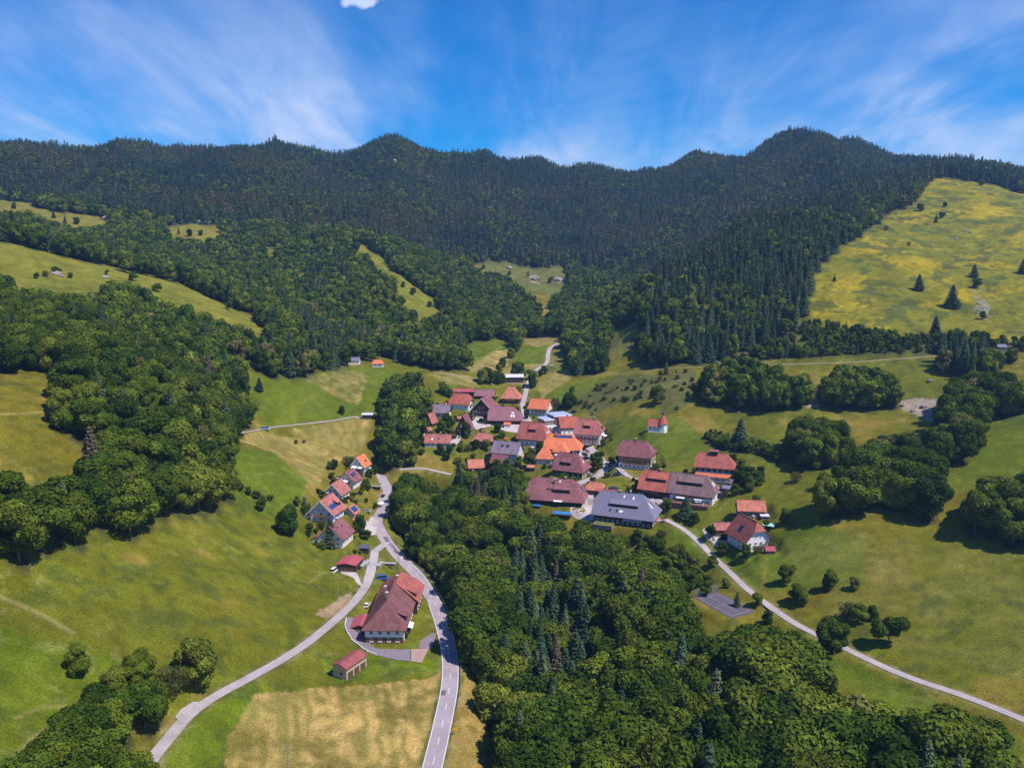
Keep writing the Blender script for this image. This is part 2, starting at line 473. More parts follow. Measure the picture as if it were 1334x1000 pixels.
# ------------------------------------------------------------------ building plots, fitted so each stands on the ground with its own size
PLOTS = []
def fit(bbox, deg, aspect, over=0.8, hmin=3.5, hmax=17, yk=0.0):
    """bbox = outline in the photograph (u0,u1,v0,v1); returns base point, length, width and ridge height in metres"""
    u0, u1, v0, v1 = bbox
    uc = (u0 + u1) / 2
    g = ground(uc, v1 - 4)
    x, y = g[0], g[1]
    L, Hh = 12.0, 8.0
    ca, sa = math.cos(R(deg)), math.sin(R(deg))
    for it in range(40):
        z = float(HQ(x, y))
        Wd = L * aspect
        a, b = L / 2, Wd / 2
        cor = np.array([(sx * a, sy * b) for sx in (-1, 1) for sy in (-1, 1)])
        def tr(c): return x + c[:, 0] * ca - c[:, 1] * sa, y + c[:, 0] * sa + c[:, 1] * ca
        bx, by = tr(cor)
        pu, pv, dep = project(bx, by, np.full(4, z))
        ex, ey = tr(cor * np.array([(a + over) / a, (b + over) / b]))
        eu, ev, _ = project(ex, ey, np.full(4, z + Hh * 0.45))
        sc = FPX / dep.mean()
        wpx = eu.max() - eu.min()
        L *= 1 + 0.6 * ((u1 - u0) / wpx - 1)
        du = uc - (eu.max() + eu.min()) / 2
        dv = v1 - pv.max()
        x += 0.7 * du / sc
        rr = (CAM_Z - z) / y
        y -= 0.6 * dv / sc / rr
        rid = np.array([(-a * .4, 0), (a * .4, 0)])
        rx, ry = tr(rid)
        _, rv, _ = project(rx, ry, np.full(2, z + Hh))
        Hh += 0.6 * (rv.min() - v0) / sc
        Hh = min(max(Hh, hmin), hmax)
    return (x, y, z), L, L * aspect, Hh
def level(x, y, L, Wd, deg, z, pad=1.2):
    rs, cs_ = grid_window(x, y, max(L, Wd) * 0.75 + 8)
    ca, sa = math.cos(R(deg)), math.sin(R(deg))
    dx, dy = GX[rs, cs_] - x, GY[rs, cs_] - y
    lx, ly = dx * ca + dy * sa, -dx * sa + dy * ca
    d = np.hypot(np.maximum(np.abs(lx) - L / 2 - pad, 0), np.maximum(np.abs(ly) - Wd / 2 - pad, 0))
    w = 1 - smooth01(d / 4.5)
    GZ[rs, cs_] = GZ[rs, cs_] * (1 - w) + z * w
# name -> outline, ridge direction in degrees, width/length
BUILD = {
 'farm':   ((481,548,745,848), 78, 0.50), 'garages': ((432,479,851,886), 62, 0.55), 'shed_a': ((439,472,715,744), 82, 1.25),
 'shed_b': ((459,482,709,721), 0, 0.55),  'h_conif': ((411,462,677,714), 80, 1.0), 'h_solar': ((400,450,645,681), 78, 1.05),
 'annex':  ((446,469,657,676), 76, 1.05), 'h_pink': ((420,457,625,654), 78, 1.0), 'h_purp': ((437,472,611,637), 78, 1.0),
 'h_blue': ((455,484,592,619), 76, 1.0),
 'b_long': ((591,618,506,516), -2, 0.42), 'b_half': ((585,617,512,534), -14, 0.72), 'b_back': ((618,646,507,520), -4, 0.55),
 'b_gable':((612,651,515,543), 76, 0.90), 'b_hip': ((636,681,529,553), -3, 0.62), 'b_pyr': ((652,680,503,526), -8, 0.85),
 'b_viol': ((558,589,526,544), -10, 0.68),'b_dark': ((552,571,537,556), 62, 0.80), 'b_steep':((593,618,538,567), 78, 0.85),
 'b_tiny': ((547,563,556,567), 20, 0.80), 'b_bung': ((552,590,565,583), -4, 0.50), 'b_pav': ((614,644,563,580), -6, 0.70),
 'b_pale': ((639,683,574,602), -20, 0.68),'b_plum': ((637,667,591,607), -22, 0.8), 'b_cabin':((607,631,596,612), 12, 0.75),
 'c_chal': ((688,721,519,542), -24, 0.80),'c_hall': ((699,745,532,560), 22, 0.55), 'c_red': ((725,754,542,566), 14, 0.72),
 'c_bal':  ((747,789,545,579), -22, 0.70),'c_half': ((674,722,549,582), -24, 0.68),'c_orng':((708,760,565,596), -12, 0.66),
 'c_tow':  ((697,722,582,606), -8, 0.90), 'c_plum': ((720,770,589,624), -26, 0.74),
 'd_purp': ((686,766,622,660), -14, 0.60),'d_shed': ((763,789,627,646), -18, 0.70),'d_red': ((779,802,637,650), -10, 0.5),
 'd_grey': ((772,861,640,689), -22, 0.58),
 'e_brown':((804,856,573,613), -24, 0.66),'e_red': ((831,880,604,642), -20, 0.70), 'e_grey':((872,936,608,658), -20, 0.62),
 'e_white':((905,959,589,630), -20, 0.58),'e_barn':((958,998,651,676), -6, 0.55), 'e_gab': ((946,1006,672,720), 108, 0.85),
 'e_gar':  ((927,953,680,699), 2, 0.6),   'e_play': ((994,1011,711,722), 0, 0.7),
 'chapel': ((844,869,538,564), -18, 0.52),
 'f_far':  ((483,501,468,478), 0, 0.5),   'f_farb': ((453,470,465,475), 0, 0.6), 'f_shed': ((470,487,537,545), 2, 0.45), 'f_barn': ((656,682,487,499), 4, 0.42),
 'f_hut':  ((1296,1312,448,459), -8, 0.7),
}
HB = {}
for k, (bb, deg, asp) in BUILD.items():
    small = k in ('garages', 'shed_a', 'shed_b', 'annex', 'b_long', 'd_shed', 'd_red', 'e_gar', 'e_play', 'f_shed', 'f_hut', 'f_barn', 'e_barn', 'b_tiny', 'b_cabin', 'f_farb')
    loc, L, Wd, Hh = fit(bb, deg, asp, over=0.3 if small else 0.65, hmin=2.4 if small else 5.0)
    HB[k] = dict(loc=loc, L=L, W=Wd, H=Hh, deg=deg)
HB['farm'] = dict(loc=(-38.5 * SC, 239 * SC, float(HQ(-38.5 * SC, 239 * SC))), L=33 * SC, W=11.5 * SC, H=11.0 * SC, deg=89)
_g, _r = HB['e_grey'], HB['e_red']            # two joined halves of one long farmhouse
_g['deg'] = _r['deg'] = -26
_g['H'] = 13.0; _r['H'] = 12.6; _r['W'] = _g['W'] - 0.6; _r['L'] = 15.5
_dx, _dy = math.cos(R(-26)), math.sin(R(-26))
_r['loc'] = tuple(np.array(_g['loc']) - np.array((_dx, _dy, 0)) * (_g['L'] / 2 + _r['L'] / 2 + 0.02))
_r['loc'] = (_r['loc'][0], _r['loc'][1], _g['loc'][2])
HB['shed_a'].update(H=4.0, L=9.0, W=8.0)
for k, h in HB.items():
    if True:
        level(h['loc'][0], h['loc'][1], h['L'], h['W'], h['deg'], h['loc'][2])

_c4 = [ground(u, v)[:2] for u, v in [(914,780),(952,777),(976,800),(934,806)]]
COURT = np.mean(_c4, axis=0)
COURT_Z = float(HQ(COURT[0], COURT[1]))
level(COURT[0], COURT[1], 21, 13, -62, COURT_Z, 1.5)
def ground_z(x, y): return float(HQ(x, y))
# ------------------------------------------------------------------ woods: where the photograph shows canopy and where it shows open land
FA = [(-150,100),(1500,100),(1500,262),(1334,249),(1290,238),(1235,228),(1212,230),(1190,262),(1150,282),(1120,305),(1085,330),(1060,355),(1056,400),(1050,425),(1000,445),(940,462),(880,470),(822,472),(818,455),(836,412),(800,425),(790,445),(795,462),(775,487),(742,482),(735,455),(732,432),(696,438),(680,430),(672,462),(655,438),(606,446),(606,480),(560,476),(500,462),(452,476),(382,488),(306,484),(333,520),(343,552),(315,553),(303,585),(300,622),(297,648),(228,664),(180,683),(90,708),(0,728),(-150,750),(-150,300)]
CLEAR = [
 [(-80,255),(0,257),(40,263),(60,272),(120,277),(148,289),(100,297),(60,284),(40,274),(0,275),(-80,272)],
 [(214,296),(250,288),(292,292),(290,308),(255,312),(215,306)],
 [(-80,300),(0,309),(81,329),(168,350),(234,364),(285,390),(320,404),(355,428),(342,436),(300,420),(262,404),(238,396),(205,390),(180,370),(145,364),(129,379),(87,383),(54,377),(18,372),(0,348),(-80,340)],
 [(455,306),(480,321),(512,345),(527,362),(560,384),(582,405),(555,413),(537,406),(515,376),(507,356),(480,336),(460,321)],
 [(610,341),(640,337),(680,344),(700,347),(730,344),(744,360),(738,373),(720,384),(690,379),(660,361),(630,351)],
 [(-80,478),(0,478),(40,474),(90,480),(66,508),(62,546),(99,566),(128,580),(105,602),(62,606),(56,636),(18,617),(0,620),(-80,620)],
 [(190,536),(210,535),(212,556),(195,560)],
 [(340,320),(352,316),(365,330),(352,338)],
 [(792,440),(838,410),(826,456),(797,474)],
 [(604,446),(655,436),(674,452),(700,440),(735,434),(742,478),(705,506),(640,502),(602,488)],
 [(690,382),(716,386),(722,404),(706,412)],
]
F1 = [(474,575),(478,552),(500,528),(505,492),(517,484),(545,484),(571,503),(575,520),(560,528),(550,556),(546,585),(560,588),(600,595),(625,592),(640,612),(668,606),(690,638),(700,664),(722,676),(760,684),(796,696),(824,716),(852,738),(876,770),(888,792),(900,806),(930,822),(962,824),(985,806),(1010,808),(1050,852),(1082,892),(1150,922),(1240,932),(1290,952),(1340,990),(1400,1150),(670,1150),(668,985),(650,935),(638,880),(620,845),(606,815),(592,785),(575,755),(556,735),(536,712),(520,690),(512,668),(520,640),(506,612),(488,592)]
F1_CLEAR = [[(522,606),(560,606),(592,617),(586,628),(570,632),(548,622),(522,617)], [(556,560),(600,560),(600,586),(560,584)]]
FR = [
 [(910,480),(960,463),(1000,470),(1052,488),(1065,502),(1055,524),(1030,528),(980,532),(915,524)],
 [(1068,492),(1100,476),(1160,484),(1170,520),(1160,532),(1110,532),(1070,522)],
 [(1025,565),(1040,543),(1092,546),(1102,570),(1102,602),(1060,604),(1030,598)],
 [(1060,654),(1068,612),(1110,588),(1140,570),(1180,560),(1210,572),(1224,550),(1235,505),(1264,482),(1300,485),(1345,500),(1400,505),(1400,535),(1345,530),(1280,540),(1267,590),(1217,604),(1213,620),(1250,648),(1278,635),(1307,615),(1345,612),(1450,600),(1450,720),(1345,706),(1250,684),(1206,670),(1130,662),(1085,674)],
]
BAND = [(1050,415),(1100,416),(1160,425),(1210,436),(1300,432),(1420,436),(1420,462),(1290,472),(1200,458),(1100,460),(1000,466),(948,468),(985,447),(1040,428)]
GROVE = [(1225,432),(1262,425),(1310,438),(1312,480),(1270,492),(1222,478)]
HEDGE = [(912,556),(955,562),(1000,572),(1032,590),(1022,602),(980,592),(940,584),(915,572)]
FN = [(10,1000),(60,945),(100,905),(140,865),(180,845),(222,860),(240,900),(232,946),(206,970),(196,1010),(180,1100),(0,1100)]
ROUGH = [(752,520),(800,490),(850,487),(905,483),(912,520),(880,535),(850,520),(800,526),(770,545)]
REGIONS = [   # outline, spacing, conifer share, height range of broadleaf, height range of conifer, where
 ('far', FA, 6.6, None, (11, 18), (15, 24), 'forest'),
 ('mid', F1, 6.1, None, (13, 25), (18, 29), 'ravine'),
 ('right1', FR[0], 6.0, 0.0, (13, 19), (14, 20), 'slope'), ('right2', FR[1], 6.0, 0.0, (12, 18), (14, 20), 'slope'),
 ('right3', FR[2], 5.6, 0.03, (12, 17), (14, 20), 'slope'), ('right4', FR[3], 5.6, 0.03, (13, 20), (14, 22), 'slope'),
 ('band', BAND, 4.4, 0.06, (3, 8.5), (7, 12), 'band'), ('grove', GROVE, 5.4, 0.6, (9, 14), (14, 20), 'band'),
 ('hedge', HEDGE, 3.6, 0.0, (3.5, 6.5), (5, 8), 'hedge'), ('near', FN, 5.0, 0.0, (8, 14.5), (9, 14), 'corner'),
]
CONIF_ZONES = [  # outline, share of conifers
 ([(-150,100),(1500,100),(1500,262),(1212,232),(1100,320),(1056,400),(1050,430),(960,455),(860,470),(830,440),(870,370),(760,350),(735,345),(610,338),(560,330),(450,300),(300,292),(200,285),(60,262),(-150,255)], 0.86),
 ([(880,360),(1000,290),(1130,250),(1200,225),(1190,262),(1100,320),(1056,400),(1050,430),(960,455),(900,465),(850,450)], 0.68),
 ([(400,330),(440,340),(470,380),(480,440),(440,470),(400,470),(380,420)], 0.45),
 ([(670,745),(700,735),(730,750),(760,800),(780,880),(740,930),(700,930),(672,880),(660,800)], 0.9),
 ([(600,600),(660,606),(690,640),(680,680),(620,690),(596,650)], 0.6),
 ([(770,800),(960,820),(1050,850),(1000,930),(860,960),(770,900)], 0.35),
]
def nearest_clear(x, y):
    """distance from the edges of roads and buildings"""
    d = np.full(x.shape, 1e9)
    near = (y < 800)
    xi, yi = x[near], y[near]
    dd = np.full(xi.shape, 1e9)
    for s in range(0, len(ROADPTS), 400):
        c = ROADPTS[s:s + 400:2]
        dd = np.minimum(dd, (np.hypot(xi[:, None] - c[None, :, 0], yi[:, None] - c[None, :, 1]) - c[None, :, 2]).min(1))
    for h in HB.values():
        ca, sa = math.cos(R(h['deg'])), math.sin(R(h['deg']))
        dx, dy = xi - h['loc'][0], yi - h['loc'][1]
        lx, ly = np.abs(dx * ca + dy * sa) - h['L'] / 2, np.abs(-dx * sa + dy * ca) - h['W'] / 2
        dd = np.minimum(dd, np.hypot(np.maximum(lx, 0), np.maximum(ly, 0)))
    d[near] = dd
    return d
def visible(x, y, z, margin=3.0, n=70):
    ok = np.ones(x.shape, bool)
    for t in np.linspace(0.12, 0.985, n):
        xx, yy = x * t, y * t
        zz = CAM_Z + (z - CAM_Z) * t
        ok &= ~((yy > Y0) & (HQ(xx, yy) > zz + margin))
    return ok
TREES = []                                        # x, y, z, height, kind (0 broadleaf, 1 conifer), place, tone
PLACE = {}
for name, poly, sp, share, hb, hc, place in REGIONS:
    us = [p[0] for p in poly]; vs = [p[1] for p in poly]
    if name == 'far': y0, y1, k = 190, 1900, 0.74
    elif name == 'mid': y0, y1, k = 95, 640, 0.8
    else:
        gs_ = [ground(min(max(u, -200), 1500), min(max(v, 250), 1000)) for u, v in poly]
        y0, y1, k = min(g[1] for g in gs_) - 40, max(g[1] for g in gs_) + 40, 0.9
    yy = np.arange(y0, y1, sp); 
    xs, ys = [], []
    for r_ in yy:
        n = int(2 * (k * r_ + 40) / sp)
        xx = (np.arange(n) - n / 2) * sp
        xs.append(xx + rng.uniform(-.42, .42, n) * sp); ys.append(np.full(n, r_) + rng.uniform(-.42, .42, n) * sp)
    x, y = np.concatenate(xs), np.concatenate(ys)
    z = HQ(x, y)
    u, v, dep = project(x, y, z + 6)
    p = np.full(x.shape, 0.10 if share is None else share)
    if share is None:
        for c, s in CONIF_ZONES: p = np.where(in_poly(u, v, c), s, p)
        p = np.clip(p + (fbm(x + 5000, y, 70, 31) - 0.5) * (1.6 if name == 'far' else 0.9) * np.where(p > 0.3, 1, 0.4), 0, 1)
    kind = (rng.random(x.shape) < p).astype(int)
    t = np.clip(rng.random(x.shape) * 0.75 + 0.6 * (fbm(x + 900, y, 30, 41, 2) - 0.3), 0, 1.15)
    h = np.where(kind == 1, hc[0] + (hc[1] - hc[0]) * t, hb[0] + (hb[1] - hb[0]) * t)
    if name == 'far':                             # lower growth near the far grass, taller trees near the valley
        h *= 1.0 + 0.12 * np.clip((700 - y) / 400, -0.5, 1)
    inside = np.ones(x.shape, bool)
    for q in (0.15, 0.5, 0.92):
        u, v, dep = project(x, y, z + q * h)
        wb = np.where(y < 760, 0.55, 0.7)             # ragged edges
        u = u + (fbm(x + 2000, y, 16, 501, 3) - 0.5) * 26 * wb; v = v + (fbm(x + 2000, y, 16, 511, 3) - 0.5) * 12 * wb
        inside &= in_poly(u, v, poly)
        if name == 'far':
            for c in CLEAR: inside &= ~in_poly(u, v, c)
        if name == 'mid':
            for c in F1_CLEAR: inside &= ~in_poly(u, v, c)
    if name == 'far': inside &= ~((y < 760) & (p < 0.3) & (fbm(x + 1500, y, 46, 521, 2) < 0.17))
    if name == 'band': inside &= (fbm(x + 3000, y, 18, 77) > 0.36)
    x, y, z, h, kind = (q[inside] for q in (x, y, z, h, kind))
    gap = nearest_clear(x, y)
    keep = gap > np.where(h > 8, 2.6, 1.5) + (0.06 * h)
    keep &= visible(x, y, z + h)
    # the photograph shows the houses free: no tree in front may rise into an outline
    uu, vt, _ = project(x, y, z + h * 0.97); _, vb_, _ = project(x, y, z)
    for kx, (bb, _d, _a) in list(BUILD.items()) + [('court', ((908, 960, 776, 806), 0, 0))]:
        if kx in ('farm',): continue
        hy = HB[kx]['loc'][1] if kx in HB else 290
        hid = (uu > bb[0] - 5) & (uu < bb[1] + 5) & (vt < bb[3] - 5) & (vb_ > bb[2] + 4) & (y < hy)
        keep &= ~hid
    # sunlit roads: shorten or drop trees whose shade would cross the main road and the valley lane
    if name in ('mid', 'right4'):
        rp = np.vstack([np.column_stack([ROADS[r_]['p'], ROADS[r_]['z']]) for r_ in ('main_road', 'valley_lane', 'village_street')])[::3]
        ct = 1 / math.tan(SUN_EL)
        sdx, sdy = -math.cos(SUN_AZ), -math.sin(SUN_AZ)
        for i in np.nonzero(keep)[0]:
            near_ = rp[np.hypot(rp[:, 0] - x[i], rp[:, 1] - y[i]) < 26]
            if not len(near_): continue
            dx_, dy_ = near_[:, 0] - x[i], near_[:, 1] - y[i]
            al = dx_ * sdx + dy_ * sdy; cr_ = np.abs(dx_ * sdy - dy_ * sdx)
            for f_ in (1.0, 0.82, 0.66, 0.5, 0.0):
                if f_ == 0.0: keep[i] = False; break
                hh = h[i] * f_
                ln_ = (z[i] + hh - near_[:, 2]) * ct
                if not np.any((al > -2) & (al < ln_ + 2.5) & (cr_ < 0.24 * hh + 2.8)): h[i] = hh; break
    # nor over the roads that the photograph shows open
    for i in np.nonzero(keep)[0]:
        TREES.append((x[i], y[i], z[i], h[i], int(kind[i]), place))
# single trees and shrubs that stand by themselves: base pixel, height in metres, kind, place
SINGLE = [
 (256,897,15.5,'b','lane_tree'),(226,905,8,'s','lane_shrub'),(102,878,8,'b','slope_tree'),(376,697,13,'d','slope_dense'),(431,712,13,'c','house_conifer'),
 (340,665,5,'b','slope_small'),(338,509,8.5,'c','field_conifer'),(386,578,2.6,'b','field_bush'),(396,577,2,'s','field_bush'),(446,539,5,'b','field_bush'),
 (964,582,16,'c','hedge_conifer'),(893,673,10,'c','terrace_conifer'),(856,527,12,'b','chapel_tree'),(868,487,9,'c','chapel_tree'),
 (1024,760,8.5,'b','orchard'),(1040,786,7,'b','orchard'),(1080,770,8,'b','orchard'),(1112,768,5,'b','orchard'),(1086,852,11.5,'b','orchard'),(1157,842,10.5,'b','orchard'),
 (1118,812,7,'b','orchard'),(1103,806,6,'s','orchard'),(1137,808,5.5,'b','orchard'),(1023,683,7,'b','orchard'),(1037,628,5,'s','orchard'),(972,727,6,'b','orchard'),(940,722,6,'b','orchard'),(905,682,5,'b','garden'),
 (1197,378,13,'c','hill_conifer'),(1240,400,17,'c','hill_conifer'),(1269,361,11,'c','hill_conifer'),(1218,440,15,'c','hill_conifer'),(1087,366,5,'c','hill_conifer'),(1332,356,12,'c','hill_conifer'),
 (1219,290,9,'c','hill_bush'),(1227,284,7,'b','hill_bush'),(1199,275,9,'b','hill_bush'),(1175,272,10,'b','hill_bush'),(1160,277,8,'b','hill_bush'),(1231,270,6,'b','hill_bush'),(1155,300,5,'s','hill_bush'),(1278,242,8,'b','hill_bush'),(1280,416,6,'b','hill_bush'),(1184,320,4,'s','hill_bush'),(1273,375,8,'b','hill_bush'),
 (734,530,9,'c','village_conifer'),(741,532,11,'d','village_tree'),(727,531,8,'c','village_conifer'),(721,530,7,'b','village_tree'),(747,528,8,'b','village_tree'),
 (638,499,12,'b','village_tree'),(648,500,10,'b','village_tree'),(629,500,11,'b','village_tree'),(655,499,8,'b','village_tree'),(676,494,13,'b','village_tree'),(693,505,11,'d','village_tree'),(692,494,8,'b','village_tree'),(654,478,8,'b','field_tree'),(710,486,6,'b','field_tree'),(704,490,5,'b','field_tree'),(666,466,9,'b','field_tree'),(672,458,9,'b','field_tree'),(650,485,7,'b','field_tree'),
 (583,560,10,'d','garden'),(577,564,8,'b','garden'),(607,567,9,'d','garden'),(620,585,6,'b','garden'),(634,584,6,'b','garden'),(648,563,6,'b','garden'),(655,570,5,'b','garden'),(645,578,5,'b','garden'),(600,588,6,'b','garden'),(588,590,6,'b','garden'),(574,592,7,'d','garden'),(660,612,7,'b','garden'),(675,606,6,'b','garden'),(690,608,7,'b','garden'),(686,600,5,'b','garden'),(729,612,5,'b','garden'),
 (777,605,8,'b','street_tree'),(781,610,7,'b','street_tree'),(797,605,5,'b','garden'),(806,605,5,'b','garden'),(786,580,4,'b','garden'),(834,642,8,'b','garden'),(962,632,8,'b','garden'),(975,640,8,'b','garden'),(985,632,7,'b','garden'),(958,645,6,'b','garden'),(990,622,6,'b','garden'),(975,622,6,'b','garden'),(966,612,6,'b','garden'),(955,606,6,'b','garden'),(985,655,4,'s','garden'),
 (454,640,4,'b','garden'),(472,645,4,'b','garden'),(480,640,4,'b','garden'),(477,655,3,'b','garden'),(489,662,3,'b','garden'),(470,692,8,'d','garden'),(476,703,5,'b','garden'),(415,672,4,'b','garden'),(420,650,4,'b','garden'),(434,632,4,'b','garden'),(436,612,6,'b','garden'),(430,612,5,'b','garden'),(488,617,5,'b','garden'),(498,607,8,'b','garden'),(510,606,9,'b','garden'),(493,590,8,'b','garden'),(388,658,4,'b','garden'),(397,662,6,'c','garden'),(403,664,4,'c','garden'),
 (560,542,7,'b','garden'),(590,524,6,'b','garden'),(584,516,7,'b','garden'),(577,512,8,'b','garden'),(582,548,5,'b','garden'),(600,532,4,'b','garden'),(684,533,3,'b','garden'),(676,512,5,'b','garden'),(686,545,4,'b','garden'),(745,512,5,'b','garden'),
 (60,360,4,'s','spur_bush'),(72,356,5,'b','spur_bush'),(78,357,4,'b','spur_bush'),(92,362,4,'b','spur_bush'),(140,358,4,'b','spur_bush'),(174,366,7,'b','spur_bush'),(205,380,6,'b','spur_bush'),(298,404,7,'b','spur_bush'),(48,363,4,'b','spur_bush'),
 (247,308,9,'b','glade_tree'),(262,307,7,'b','glade_tree'),(233,305,8,'c','glade_tree'),(18,272,7,'b','glade_tree'),(70,284,9,'c','glade_tree'),(85,291,9,'c','glade_tree'),(100,292,8,'b','glade_tree'),
 (538,384,7,'b','strip_tree'),(525,374,6,'b','strip_tree'),(560,400,6,'b','strip_tree'),(688,360,8,'c','glade_tree'),(650,365,8,'b','glade_tree'),(664,358,6,'b','glade_tree'),(718,368,8,'b','glade_tree'),(630,350,6,'b','glade_tree'),
 (915,640,5,'b','garden'),(925,700,6,'b','orchard'),(850,718,7,'b','orchard'),(838,722,6,'b','orchard'),(895,735,6,'b','orchard'),(918,762,5,'b','orchard'),(928,738,5,'b','orchard'),(860,720,7,'b','orchard'),(875,735,8,'b','orchard'),(890,750,7,'b','orchard'),(845,712,6,'b','orchard'),(905,745,7,'b','orchard'),(920,775,6,'b','orchard'),(885,722,5,'s','orchard'),(830,705,6,'b','orchard'),(900,768,8,'b','orchard'),(960,790,6,'c','orchard'),(985,790,6,'b','orchard'),(1000,812,5,'b','orchard'),(946,765,4,'b','orchard'),(868,742,7,'b','orchard'),(880,765,8,'b','orchard'),(862,700,4,'s','orchard'),(912,755,5,'b','orchard'),
 (314,640,3.5,'b','slope_hedge'),(324,645,4,'b','slope_hedge'),(334,650,4,'b','slope_hedge'),(344,656,3.6,'b','slope_hedge'),(352,652,3,'b','slope_hedge'),(306,634,4,'b','slope_hedge'),
]
SHRUBS_ROUGH = []
_r = np.random.default_rng(5)
while len(SHRUBS_ROUGH) < 60:
    u, v = _r.uniform(745, 915), _r.uniform(484, 545)
    if in_poly(np.array([u]), np.array([v]), ROUGH)[0]: SHRUBS_ROUGH.append((u, v, _r.uniform(1.2, 3.2)))

# ------------------------------------------------------------------ ground sheet and its colours (meadow, mown hay, bare soil, wood floor)
PU, PV, PD = project(GX, GY, GZ)
wob = (fbm(GX + 900, GY, 14, 51, 4) - 0.5) * 17 * np.clip(260 / GY, 0.25, 1.3)
PUw, PVw = PU + wob, PV + (fbm(GX + 900, GY, 14, 58, 3) - 0.5) * 5 * np.clip(260 / GY, 0.25, 1.3)
C = np.empty(GX.shape + (3,))
GREEN, FRESH, OLIVE, STRAW, HAY, DRY = map(np.array, [(.118,.124,.008), (.092,.132,.006), (.146,.128,.011), (.46,.30,.105), (.26,.19,.05), (.20,.145,.028)])
C[:] = GREEN
big = fbm(GX + 3000, GY, 60, 21, 5); mid = fbm(GX + 3000, GY, 14, 25, 4); fin = fbm(GX + 3000, GY, 3.0, 29, 3)
def blend(a, b, w): return a * (1 - w[..., None]) + b * w[..., None]
C = blend(C, OLIVE, smooth01((big - 0.42) / 0.2))
C = blend(C, DRY, smooth01((mid * 0.6 + big * 0.4 - 0.55) / 0.14) * 0.75)
def paint(poly, colr, mix=1.0, soft=None):
    global C
    m = in_poly(PUw, PVw, poly).astype(float) * mix
    if soft is not None: m = m * soft
    C = blend(C, np.array(colr), m)
def stripes(poly, colr, ang, per, amt):
    """mowing swaths"""
    global C
    m = in_poly(PUw, PVw, poly)
    ca, sa = math.cos(R(ang)), math.sin(R(ang))
    t = GX * ca + GY * sa + (big - 0.5) * 26; w_ = -GX * sa + GY * ca
    s = smooth01((vnoise(t + 3000, w_ * per / 26 + 3000, per * 0.55, 611) * 0.6 + vnoise(t + 3000, w_ * per / 40 + 3000, per * 0.9, 617) * 0.4 - 0.32) / 0.36)
    C = blend(C, np.array(colr), m * s * amt * np.clip((mid * .4 + fin * .6 - 0.22) * 3.0, 0, 1))
    C = blend(C, np.array((.15,.125,.038)), m * (1 - s) ** 2 * amt * 0.6 * np.clip(fin * 1.6 - .2, 0, 1))
# fresh green meadows
for pl in ([(310,488),(382,490),(440,478),(480,478),(520,482),(515,520),(480,545),(440,547),(345,556)], [(565,503),(622,512),(618,522),(575,520)], [(606,448),(648,440),(662,455),(640,460),(606,482)],
           [(678,452),(716,451),(712,476),(672,472)], [(705,520),(740,503),(790,490),(780,505),(752,520),(745,530),(712,530)], [(770,560),(820,540),(890,545),(930,590),(880,600),(800,596)],
           [(300,580),(360,590),(400,625),(385,690),(300,660)], [(430,890),(600,870),(590,830),(480,850),(420,860)], [(200,1000),(240,935),(330,890),(350,905),(300,950),(285,1000)],
           [(640,880),(655,935),(668,985),(680,1010),(662,1010),(632,935),(626,890)], [(1000,700),(1060,680),(1120,700),(1130,760),(1000,770)], [(-50,790),(100,850),(180,860),(60,960),(-50,1030)],
           [(850,690),(930,690),(1000,720),(990,770),(900,720)], [(1000,820),(1334,960),(1400,1010),(1150,930),(1050,850)], [(1210,560),(1334,530),(1400,560),(1334,620),(1240,640)]):
    paint(pl, FRESH, 0.8)
# yellow hillside in flower
HILL = [(1050,425),(1056,390),(1062,350),(1120,305),(1190,262),(1212,228),(1240,222),(1334,246),(1420,262),(1420,450),(1200,440)]
paint(HILL, (.158,.150,.010), 0.9)
hm = in_poly(PU, PV, HILL)
C = blend(C, np.array((.46,.32,.004)), hm * smooth01((fbm(GX + 700, GY, 34, 91, 6) * 0.7 + fin * 0.3 - 0.46) / 0.24) * 0.46)
C = blend(C, np.array((.060,.082,.018)), hm * smooth01((fbm(GX + 100, GY, 13, 95, 4) - 0.57) / 0.06) * 0.75)
C = blend(C, np.array((.24,.20,.19)), hm * in_poly(PUw, PVw, [(1266,365),(1276,360),(1280,385),(1290,400),(1288,420),(1272,415),(1270,395)]) * 0.8 * smooth01((mid * .5 + fin * .5 - 0.42) / 0.14))
for pl in (CLEAR[0], CLEAR[1]): paint(pl, (.19,.165,.025), 0.8)
for pl in (CLEAR[2], CLEAR[3]): paint(pl, (.165,.165,.018), 0.8)
paint(CLEAR[4], (.12,.13,.035), 0.8)
# mown and straw-coloured fields
F_NEAR = [(286,1030),(300,955),(335,905),(372,900),(430,893),(480,892),(520,888),(560,884),(573,876),(569,905),(552,975),(538,1040)]
F_STRIP = [(603,862),(622,885),(630,930),(645,965),(662,1030),(570,1030),(590,950)]
F_HAYA = [(313,574),(330,562),(400,573),(472,590),(455,600),(424,606),(418,640),(402,628),(385,605),(350,588)]
F_HAYB = [(372,560),(440,548),(483,543),(484,556),(474,588),(400,571)]
F_UP1 = [(604,484),(640,458),(664,455),(664,468),(655,484),(640,486)]
F_UP2 = [(641,487),(672,474),(706,474),(700,484),(690,490),(640,492)]
F_UP3 = [(681,434),(734,430),(730,446),(700,452),(682,448)]
F_UP4 = [(700,506),(706,490),(745,478),(742,492),(715,512),(706,522)]
F_UP5 = [(560,486),(600,486),(622,494),(624,505),(580,500)]
F_MID = [(392,492),(450,480),(474,486),(478,498),(468,528),(440,518)]
F_BANK = [(717,478),(722,452),(736,448),(740,470),(735,478)]
